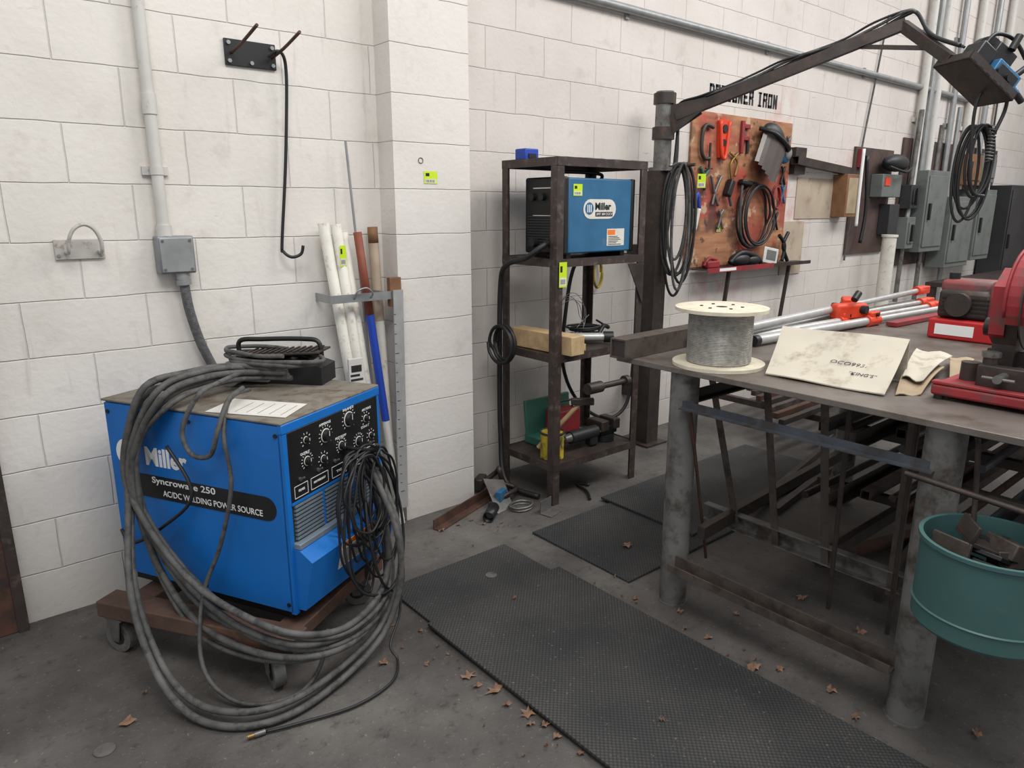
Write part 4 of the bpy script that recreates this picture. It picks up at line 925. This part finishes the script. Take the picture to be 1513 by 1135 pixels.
m = M().mat(CARD2); sheet(m, (2.22, .85, ZT_+.001), (2.28, .80, ZT_+.001), (2.62, .98, ZT_+.02), (2.62, .86, ZT_+.03), 6, -.01); obj('cardboard_piece', m, label='torn brown cardboard piece on the table', cat_='cardboard')
m = M().mat(CARD); sheet(m, (2.36, .89, ZT_+.03), (2.34, .82, ZT_+.03), (2.80, 1.02, ZT_+.045), (2.74, .88, ZT_+.05), 6, -.008, .003, .006); obj('cardboard_piece', m, label='folded cream cardboard piece on the table', cat_='cardboard')
m = M().mat(CARD2); sheet(m, (2.50, .80, ZT_+.001), (2.52, .76, ZT_+.001), (2.86, .93, ZT_+.02), (2.84, .84, ZT_+.03), 6, -.02); obj('cardboard_piece', m, label='crumpled brown cardboard scrap on the table', cat_='cardboard')

# chop saw (near)
t = thing('chop_saw', 'faded red metal-cutting chop saw standing on the steel table', 'saw', (2.42, .62, ZT_))
m = M().mat(RED).bb(2.27, 2.66, .44, .775, ZT_+.012, ZT_+.045, .008).bb(2.27, 2.30, .44, .775, ZT_+.045, ZT_+.055, .003)
for x, y in ((2.29, .46), (2.29, .755), (2.63, .46), (2.63, .755)): m.mat(BLACK).cyl((x, y, ZT_), (x, y, ZT_+.014), .014)
m.mat(DARKST).bb(2.30, 2.60, .50, .52, ZT_+.045, ZT_+.047)
obj('base', m, t)
m = M().mat(DARKST).bb(2.33, 2.37, .52, .68, ZT_+.045, ZT_+.11, .004).bb(2.46, 2.50, .50, .70, ZT_+.045, ZT_+.14, .004).mat(STEEL).cyl((2.27, .61, ZT_+.085), (2.46, .61, ZT_+.085), .012).cyl((2.28, .57, ZT_+.085), (2.28, .65, ZT_+.085), .005, n=8)
m.mat(DARKST).cyl((2.37, .66, ZT_+.045), (2.37, .66, ZT_+.13), .02).cyl((2.41, .72, ZT_+.045), (2.41, .72, ZT_+.10), .026).mat(STEEL).cyl((2.37, .66, ZT_+.13), (2.37, .66, ZT_+.145), .026, n=6)
obj('vise', m, t, label='dark steel vise with screw')
m = M().mat(DARKST).prism([(2.42, .68, ZT_+.045), (2.60, .68, ZT_+.045), (2.57, .68, ZT_+.20), (2.50, .68, ZT_+.30), (2.41, .68, ZT_+.26), (2.43, .68, ZT_+.16)], (0, -.06, 0)).mat(BLACK).cyl((2.49, .58, ZT_+.20), (2.49, .72, ZT_+.20), .028)
m.mat(RED).prism([(2.41, .69, ZT_+.19), (2.47, .69, ZT_+.15), (2.54, .69, ZT_+.33), (2.47, .69, ZT_+.38), (2.40, .69, ZT_+.33)], (0, -.04, 0)).mat(STEEL).cyl((2.46, .70, ZT_+.27), (2.46, .685, ZT_+.27), .014, n=6)
obj('arm', m, t)
gc = V((2.45, .60, ZT_+.30))
m = M().mat(RED); pts = [gc+V((.135*math.cos(math.radians(k)), .03, .135*math.sin(math.radians(k)))) for k in range(-30, 211, 12)]
m.prism(pts, (0, -.075, 0)); pts = [gc+V((.138*math.cos(math.radians(k)), .034, .138*math.sin(math.radians(k)))) for k in range(-20, 201, 11)]
m.tube(pts, .005, 8, False, 1).mat(DARKST).cyl(gc+V((0, .04, 0)), gc+V((0, .03, 0)), .035)
for k in range(5):
    a = math.radians(20+35*k); q = gc+V((.11*math.cos(a), .03, .11*math.sin(a))); m.mat(STEEL).cyl(q, q+V((0, .005, 0)), .006, n=6)
obj('blade_guard', m, t)
obj('cutting_disc', M().mat(DARKST).cyl(gc+V((0, -.010, 0)), gc+V((0, -.006, 0)), .15, n=40), t)
obj('motor', M().mat(BLACK).cyl(gc+V((.02, -.05, 0)), gc+V((.02, -.22, 0)), .06).mat(RED).cyl(gc+V((.02, -.22, 0)), gc+V((.02, -.26, 0)), .062, .04), t)
obj('handle', M().mat(BLACK).tube([gc+V((.02, -.05, .12)), gc+V((-.02, -.07, .17)), gc+V((-.08, -.09, .17)), gc+V((-.10, -.09, .12))], .012), t)
# second machine
t = thing('bench_machine', 'grey motor machine with bright red base and faded cover', 'machine', (3.55, 1.06, ZT_))
m = M().mat(BRIGHTR).bb(3.38, 3.75, .86, 1.20, ZT_, ZT_+.085, .008).mat(WHITE).bb(3.377, 3.38, 1.02, 1.17, ZT_+.02, ZT_+.065); obj('base', m, t)
m = M().mat(DARKST).bb(3.42, 3.66, .98, 1.19, ZT_+.085, ZT_+.21, .02).cyl((3.42, 1.10, ZT_+.15), (3.39, 1.10, ZT_+.15), .05)
for k in range(5): m.mat(BLACK).bb(3.415, 3.422, .99, 1.17, ZT_+.10+k*.018, ZT_+.106+k*.018)
obj('motor', m, t)
m = M().mat(DULLRED).bb(3.41, 3.68, .84, 1.00, ZT_+.085, ZT_+.26, .03).cyl((3.42, .92, ZT_+.17), (3.38, .92, ZT_+.17), .055, .04); obj('cover', m, t)
m = M().mat(DULLRED).bb(3.46, 3.60, 1.0, 1.20, ZT_+.19, ZT_+.25, .02).mat(BLACK).cyl((3.5, 1.16, ZT_+.25), (3.5, 1.16, ZT_+.277), .022); obj('lid', m, t)

# ------------------------------------------------------------------ tool board
m = M().mat(board_mat()).bb(4.08, 5.33, 3.03, 3.048, 1.10, 2.13, .002); obj('tool_board', m, label='plywood tool board blotched with red spray paint', cat_='board')
def strokes(ch):
    t_, h_ = .34, .20
    L = (0, t_, 0, 1); Rr = (1-t_, 1, 0, 1); Tp = (0, 1, 1-h_, 1); Bt = (0, 1, 0, h_); Md = (0, .9, .40, .60)
    return {'D': [L, (0, .85, 1-h_, 1), (0, .85, 0, h_), (1-t_, 1, .1, .9)], 'E': [L, Tp, Bt, (0, .8, .40, .60)], 'S': [Tp, Bt, (0, 1, .40, .60), (0, t_, .5, 1), (1-t_, 1, 0, .5)],
            'I': [(.3, .7, 0, 1), (.1, .9, 1-h_*.6, 1), (.1, .9, 0, h_*.6)], 'G': [L, Tp, Bt, (1-t_, 1, 0, .52), (.55, 1, .40, .56)], 'N': [L, Rr], 'R': [L, Tp, Md, (1-t_, 1, .5, 1), (1-t_, 1, 0, .42)], 'O': [L, Rr, Tp, Bt]}[ch]
xx = 4.27; cw, chh, zl = .055, .098, 2.215; m = M().mat(BLACK)
for ch in 'DESIGNER IRON':
    if ch == ' ': xx += .045; continue
    for (a, b, c, d) in strokes(ch): m.bb(xx+a*cw, xx+b*cw, 3.0480, 3.0496, zl+c*chh, zl+d*chh)
    if ch == 'N': m.prism([(xx, 3.0496, zl+chh), (xx+.35*cw, 3.0496, zl+chh), (xx+cw, 3.0496, zl), (xx+.65*cw, 3.0496, zl)], (0, -.0014, 0))
    xx += cw+.0125
obj('painted_sign', m, label='bold black painted lettering on the white block wall', cat_='sign')
YB = 3.028
def tool(name, lab, cat_, m): return obj(name, m, label=lab, cat_=cat_, group='tools on the tool board')
m = M().mat(DARKST).tube([(4.28, YB-.02, 2.03), (4.20, YB-.02, 2.04), (4.165, YB-.02, 1.98), (4.165, YB-.02, 1.88), (4.20, YB-.02, 1.83), (4.26, YB-.02, 1.83)], .013).cyl((4.26, YB-.02, 1.76), (4.26, YB-.02, 1.93), .008).cyl((4.22, YB-.02, 1.765), (4.30, YB-.02, 1.765), .005)
tool('c_clamp', 'grey steel C-clamp hung on the tool board', 'clamp', m)
m = M().mat(ORED)
m.prism([(4.35, YB, 2.08), (4.40, YB, 2.10), (4.47, YB, 2.08), (4.455, YB, 1.97), (4.43, YB, 1.85), (4.37, YB, 1.84), (4.36, YB, 1.95)], (0, -.02, 0)).tube([(4.36, YB-.02, 2.08), (4.385, YB-.03, 1.86), (4.43, YB-.03, 1.86), (4.465, YB-.02, 2.08)], .013)
m.mat(BLACK).cyl((4.415, YB-.02, 2.03), (4.415, YB-.028, 2.03), .028).cyl((4.41, YB-.02, 1.94), (4.41, YB-.028, 1.94), .022)
tool('magnetic_square', 'orange-red welding tool hung on the tool board', 'tool', m)
m = M().mat(RED).bb(4.63, 4.66, YB-.02, YB, 1.88, 2.10, .004).bb(4.66, 4.73, YB-.02, YB, 2.05, 2.08, .004).bb(4.66, 4.72, YB-.02, YB, 1.97, 2.0, .004).mat(BLACK).cyl((4.72, YB-.01, 1.88), (4.72, YB-.01, 1.99), .010)
tool('bar_clamp', 'small red bar clamp hung on the tool board', 'clamp', m)
t = thing('face_shield', 'dark tinted face shield with grey-blue headgear on the board', 'face shield', (4.98, 2.97, 1.70)); t['group'] = 'tools on the tool board'
RS = Matrix.Translation(V((4.98, YB, 1.96))) @ Matrix.Rotation(math.radians(24), 4, 'Y') @ Matrix.Translation(V((-4.98, -YB, -1.96)))
m = M().mat(GLASS)
for j in range(10):
    a, b = math.radians(-70+14*j), math.radians(-56+14*j)
    def q(an, z): return V((4.98+.17*math.sin(an), YB-.02-.11*math.cos(an), z))
    for z0_, z1_ in ((1.66+.02*abs(j-4.5), 1.80), (1.80, 2.0)):
        m._f([m.bm.verts.new(p) for p in (q(a, z0_), q(b, z0_), q(b, z1_), q(a, z1_))], True)
obj('visor', m, t, frame=RS)
m = M().mat(BLACK); m.ball((4.96, YB-.055, 2.00), .12, (1.2, .45, .75), 20).tube([(4.80, YB-.03, 1.99), (4.86, YB-.13, 1.97), (5.08, YB-.13, 1.97), (5.15, YB-.03, 1.99)], .016); obj('headgear', m, t, frame=RS)
m = M().mat(BLUE2).ball((5.14, YB-.06, 1.90), .075, (1, .5, 1.0)).mat(GALV).ball((5.14, YB-.09, 1.90), .045, (1, .4, 1.0)); obj('pad', m, t)
m = M().mat(BRASS).tube([(4.50, YB-.015, 1.88), (4.60, YB-.015, 1.82), (4.58, YB-.015, 1.72)], .008).tube([(4.60, YB-.015, 1.88), (4.52, YB-.015, 1.80), (4.55, YB-.015, 1.68)], .008); tool('pliers', 'dull brass-coloured pliers hung on the board', 'pliers', m)
m = M().mat(STEEL).tube([(4.30, YB-.015, 1.72), (4.34, YB-.015, 1.62), (4.40, YB-.015, 1.52)], .010).tube([(4.42, YB-.015, 1.72), (4.36, YB-.015, 1.62), (4.33, YB-.015, 1.52)], .010); tool('pliers', 'steel locking pliers hung on the board', 'pliers', m)
m = M().mat(GREEN).tube([(4.17, YB-.015, 1.77), (4.22, YB-.015, 1.72), (4.27, YB-.015, 1.76)], .012).mat(STEEL).tube([(4.22, YB-.015, 1.72), (4.23, YB-.015, 1.62)], .01); tool('cutter', 'cutter with green handles on the tool board', 'cutter', m)
m = M().mat(WHITEP).tube([(4.13, YB-.01, 1.50), (4.15, YB-.01, 1.36), (4.19, YB-.01, 1.5)], .014).mat(BLUEPL).tube([(4.13, YB-.012, 1.5), (4.16, YB-.012, 1.6), (4.19, YB-.012, 1.5)], .012); tool('tin_snips', 'snips with blue and white handles on the board', 'snips', m)
m = M().mat(BLACK).box((4.50, YB-.03, 1.64), (.05, .05, .12), Matrix.Rotation(.4, 3, 'Y'), .01).box((4.70, YB-.03, 1.68), (.13, .05, .04), Matrix.Rotation(.1, 3, 'Y'), .012).mat(STEEL).cyl((4.5, YB-.03, 1.6), (4.54, YB-.03, 1.52), .012); tool('impact_tool', 'small black hand tool hung on the board', 'tool', m)
m = M().mat(BLKRUB).tube(coil((4.84, YB-.03, 1.45), X, Z, .18, .215, 4, .022, 18, 0, (0, -.012, 0)), .0085, 8); tool('hose_coil', 'coiled black hose hung on the tool board', 'hose', m)
m = M().mat(GREYRUB).tube([(4.66, YB-.03, 1.70), (4.64, YB-.04, 1.5), (4.68, YB-.04, 1.30), (4.80, YB-.05, 1.22), (4.98, YB-.05, 1.26)], .010); tool('hose_coil', 'loose grey hose end on the tool board', 'hose', m)
m = M().mat(RED).tube(coil((5.10, YB-.03, 1.58), X, Z, .045, .08, 2, .01, 12, 0, (0, -.01, 0)), .007, 8); tool('red_lead', 'small red lead loop hung on the board', 'cable', m)
for i, (x, z) in enumerate(((5.22, 1.76), (5.24, 1.62), (4.44, 1.44), (5.17, 1.42), (5.26, 1.98))):
    m = M().mat([BLACK, BLUE2, STEEL, BLACK, STEEL][i]).tube([(x-.025, YB-.015, z+.05), (x, YB-.015, z), (x-.025, YB-.015, z-.08)], .009).tube([(x+.025, YB-.015, z+.05), (x, YB-.015, z), (x+.035, YB-.015, z-.08)], .009)
    tool('spring_clamp', ['black spring clamp on the tool board', 'spring clamp with blue grips on the board', 'steel spring clamp on the tool board', 'black spring clamp low on the board', 'steel spring clamp at the board edge'][i], 'clamp', m)
t = thing('tool_shelf', 'narrow red-edged steel shelf below the tool board', 'shelf', (4.75, 2.95, 1.06))
obj('tray', M().mat(DARKST).bb(4.16, 5.55, 2.90, 3.03, 1.085, 1.09).mat(RED).bb(4.16, 5.0, 2.895, 2.90, 1.068, 1.102).mat(DARKST).bb(5.0, 5.55, 2.895, 2.90, 1.072, 1.098).mat(WHITE).bb(4.30, 4.50, 2.8935, 2.895, 1.075, 1.095), t)
for x in (4.50, 5.32): obj('leg', M().mat(DARKST).sq((x, 2.95, 1.085), (x, 3.0, .55), .022), t)
m = M().mat(BLACK).ball((4.62, 2.95, 1.14), .10, (1.2, .5, .5)).ball((4.78, 2.95, 1.13), .08, (1.2, .5, .5)).tube([(4.5, 2.95, 1.12), (4.6, 2.93, 1.19), (4.8, 2.94, 1.16), (4.9, 2.95, 1.11)], .02); obj('work_gloves', m, label='pair of black work gloves lying on the narrow shelf', cat_='gloves')
m = M().mat(PAPER).box((5.05, 2.96, 1.15), (.20, .012, .12), Matrix.Rotation(.15, 3, 'Y'), .006).mat(GREYP).box((5.05, 2.952, 1.155), (.13, .004, .07), Matrix.Rotation(.15, 3, 'Y')); obj('lens_plate', m, label='pale rectangular lens plate propped on the shelf', cat_='plate')
m = M().mat(BLACK).tube([(5.17, 2.97, 1.30), (5.26, 2.97, 1.22), (5.24, 2.97, 1.10)], .014).tube([(5.30, 2.97, 1.32), (5.24, 2.97, 1.22), (5.32, 2.97, 1.10)], .014); obj('pliers', m, label='black pliers standing on the narrow shelf', cat_='pliers')
m = M().mat(RED).box((4.30, 2.97, 1.12), (.14, .06, .05), 0, .01).tube([(4.22, 2.97, 1.11), (4.27, 2.97, 1.16), (4.36, 2.97, 1.15)], .012); obj('hand_tool', m, label='small red hand tool lying on the shelf', cat_='tool')
obj('inventory_tag', M().tag((4.42, YB-.002, 1.34), X, Z, .05, .045), label='neon yellow-green sticker on the tool board', cat_='sticker')
obj('cardboard_patch', M().mat(PATCHC).bb(5.50, 6.22, 3.042, 3.049, 1.42, 1.74), label='brown cardboard sheet fixed to the block wall', cat_='cardboard')
obj('board_patch', M().mat(PATCHC).bb(5.34, 5.66, 3.040, 3.049, .98, 1.40), label='bare tan board fixed below the tool board', cat_='board')
t = thing('bracket_arm', 'dark steel square tube bracket arm on the wall', 'bracket', (5.8, 2.98, 1.8))
obj('arm', M().mat(DARKST).hollow((5.32, 2.98, 1.86), (6.25, 2.98, 1.80), .06, .005), t)
obj('mounting_plate', M().mat(DARKST).bb(5.36, 5.52, 3.0, 3.048, 1.76, 1.96), t)
t = thing('wooden_box', 'tall narrow brown wooden box hanging on the wall', 'box', (6.2, 2.95, 1.4))
obj('body', M().mat(BROWN).bb(6.08, 6.28, 2.92, 3.045, 1.43, 1.78, .004), t)
obj('frame', M().mat(CARD2).bb(6.10, 6.26, 2.915, 2.92, 1.46, 1.75), t)

# conduits on right wall
m = M().mat(GALV).cyl((2.2, 3.015, 2.62), (8.9, 3.015, 2.60), .024)
for x in (3.4, 4.9, 6.4, 7.9): m.bb(x, x+.03, 3.035, 3.049, 2.57, 2.65)
obj('conduit_pipe', m, label='long horizontal galvanised conduit along the block wall', cat_='pipe')
g = 'vertical conduits above the panels'
for i, x in enumerate((7.55, 7.72, 7.86, 8.3, 8.75, 9.2, 9.6)):
    m = M().mat(GALV if i % 2 else CONDW).cyl((x, 3.0, 1.7+.1*(i % 2)), (x+.02, 3.0, 4.7), .028 if i % 2 else .036)
    for z in (2.3, 3.1): m.bb(x-.06, x+.06, 3.03, 3.049, z, z+.04)
    obj('conduit_pipe', m, label='vertical grey conduit rising above the electrical panels', cat_='pipe', group=g)
m = M().mat(GREYRUB).tube([(6.72, 3.03, 3.1), (6.60, 3.03, 2.5), (6.50, 3.03, 2.0), (6.44, 3.03, 1.5), (6.40, 3.03, 1.05)], .008); obj('hanging_wire', m, label='thin dark wire running down the white wall', cat_='wire')
obj('backing_board', M().mat(DBOARD).bb(6.40, 7.15, 3.03, 3.049, 1.10, 2.02), label='dark brown backing board on the block wall', cat_='board')
obj('backing_board', M().mat(DBOARD).bb(7.35, 9.9, 3.03, 3.049, .95, 2.15), label='wide dark backing board behind the electrical panels', cat_='board')
def panel(x0, x1, y, z0, z1, mt, lab, labn='electrical_panel'):
    t = thing(labn, lab, 'electrical panel', ((x0+x1)/2, y+.05, z0))
    obj('cabinet', M().mat(mt).bb(x0, x1, y, 3.029, z0, z1, .006), t)
    d = obj('door', M().mat(mt).bb(x0+.03, x1-.03, y-.012, y, z0+.05, z1-.05, .004), t)
    m = M().mat(BLACK).bb(x0+.06, x0+.09, y-.035, y-.012, (z0+z1)/2-.08, (z0+z1)/2+.08, .004); obj('latch', m, d)
    return t
panel(7.62, 8.15, 2.88, 1.08, 1.86, GREYP, 'grey steel electrical panel on the dark board')
panel(8.20, 8.85, 2.84, .90, 1.62, GREYP, 'wide grey steel electrical panel with small latch')
panel(8.88, 9.40, 2.82, .95, 1.70, GREYP, 'grey steel breaker box beside the wider panel')
panel(8.55, 9.0, 2.88, 1.74, 2.05, BROWN, 'small rusty brown junction panel above others')
panel(7.38, 7.58, 2.92, 1.50, 1.72, PANELD, 'small dark switch box beside the grey panel')
panel(7.38, 7.56, 2.92, 1.12, 1.42, GREYP, 'small grey switch box below the dark one')
panel(9.08, 9.5, 2.9, 1.78, 2.08, GREYP, 'small grey box above the breaker panel')
panel(9.75, 12.2, 2.78, .5, 1.76, PANELD, 'large black electrical cabinet with doors')
g = 'short conduits between the boxes'
for i, (xa, za, xb, zb2) in enumerate(((7.46, 1.72, 7.50, 2.4), (7.47, 1.42, 7.48, 1.50), (8.0, 1.86, 8.02, 2.3), (8.4, 1.62, 8.42, 2.5), (7.44, .6, 7.45, 1.12), (9.3, 1.70, 9.31, 1.78), (7.9, .5, 7.9, 1.08), (8.5, .4, 8.5, .9))):
    obj('short_conduit', M().mat(GALV if i % 2 else PIPEST).cyl((xa, 2.97, za), (xb, 2.97, zb2), .022), label='short grey conduit joining the electrical boxes', cat_='pipe', group=g)
t = thing('disconnect_switch', 'grey switch box with an orange label on the wall', 'switch box', (6.95, 2.95, 1.55))
obj('body', M().mat(GREYP).bb(6.74, 7.13, 2.92, 3.029, 1.60, 1.80, .006), t)
obj('label_plate', M().mat(ORED).bb(6.78, 6.88, 2.912, 2.92, 1.70, 1.77), t)
obj('lower_box', M().mat(PANELD).bb(6.98, 7.18, 2.93, 3.029, 1.26, 1.54, .005), t)
m = M().mat(BLKRUB).ball((6.98, 2.93, 1.90), .13, (1.7, .6, .6)); m.tube([(6.75, 2.88, 1.86), (6.98, 2.84, 1.82), (7.2, 2.88, 1.86)], .012); obj('black_bag', m, label='black folded fabric bag resting on the switch box', cat_='bag')
m = M().mat(RED).bb(6.44, 6.50, 3.0, 3.029, 1.85, 2.0).mat(WHITE).tube([(6.46, 2.99, 2.0), (6.44, 2.98, 1.6), (6.45, 2.98, 1.35)], .014).mat(BLACK).tube([(6.55, 3.0, 1.95), (6.6, 2.98, 1.5), (6.56, 2.98, 1.2)], .016); obj('grinder_tool', m, label='red and white power tool hanging by its cord', cat_='tool')
m = M().mat(WHITEP).cyl((6.85, 2.85, .0), (6.85, 2.85, 1.25), .06).mat(WHITEP).cyl((6.85, 2.85, 1.25), (6.85, 2.85, 1.27), .07); obj('bollard_pipe', m, label='dirty cream vertical pipe standing by the wall', cat_='pipe')
m = M().mat(DARKST).bb(11.2, 11.6, 2.4, 2.75, 0, 3.0); m.bb(11.1, 11.7, 2.3, 2.85, 3.0, 3.05); obj('steel_column', m, label='dark steel building column near the far wall', cat_='column')
t = thing('storage_bench', 'dark cluttered steel bench by the electrical panels', 'bench', (8.6, 2.35, 0))
obj('bench_top', M().mat(DARKST).bb(7.4, 10.2, 2.0, 2.7, .78, .82), t)
for x in (7.45, 8.8, 10.15):
    for y in (2.05, 2.65): obj('leg', M().mat(DARKST).bb(x-.03, x+.03, y-.03, y+.03, 0, .78), t)

# ------------------------------------------------------------------ light
w = bpy.data.worlds.new('World'); SC.world = w; w.use_nodes = True
bg = w.node_tree.nodes['Background']; bg.inputs[0].default_value = (.95, .97, 1, 1); bg.inputs[1].default_value = .64
def area(loc, tgt, sx, sy, e, col=(1, .98, .95)):
    l = bpy.data.lights.new('lamp', 'AREA'); l.shape = 'RECTANGLE'; l.size = sx; l.size_y = sy; l.energy = e; l.color = col
    o = bpy.data.objects.new('ceiling_lamp', l); COL.objects.link(o); o.location = loc
    o.rotation_euler = (V(tgt)-V(loc)).to_track_quat('-Z', 'Y').to_euler()
area((.5, .2, 4.0), (.8, .9, 0), 2.2, 1.2, 95)
area((4.2, .3, 4.3), (4.2, 1.0, 0), 3.0, 1.2, 130)
area((8.5, .3, 4.6), (8.5, 1.0, 0), 3.0, 1.5, 140)

# ------------------------------------------------------------------ camera
cam = bpy.data.cameras.new('Camera'); cam.sensor_width = 36; cam.lens = 1050/1513*36; cam.clip_start = .05
co_ = bpy.data.objects.new('Camera', cam); COL.objects.link(co_); co_.location = (0, 0, 1.5)
fwd = V((math.cos(math.radians(50.1)), math.sin(math.radians(50.1)), 0))
th = math.radians(13.87)
d = fwd*math.cos(th)-Z*math.sin(th)
co_.rotation_euler = d.to_track_quat('-Z', 'Y').to_euler()
SC.camera = co_
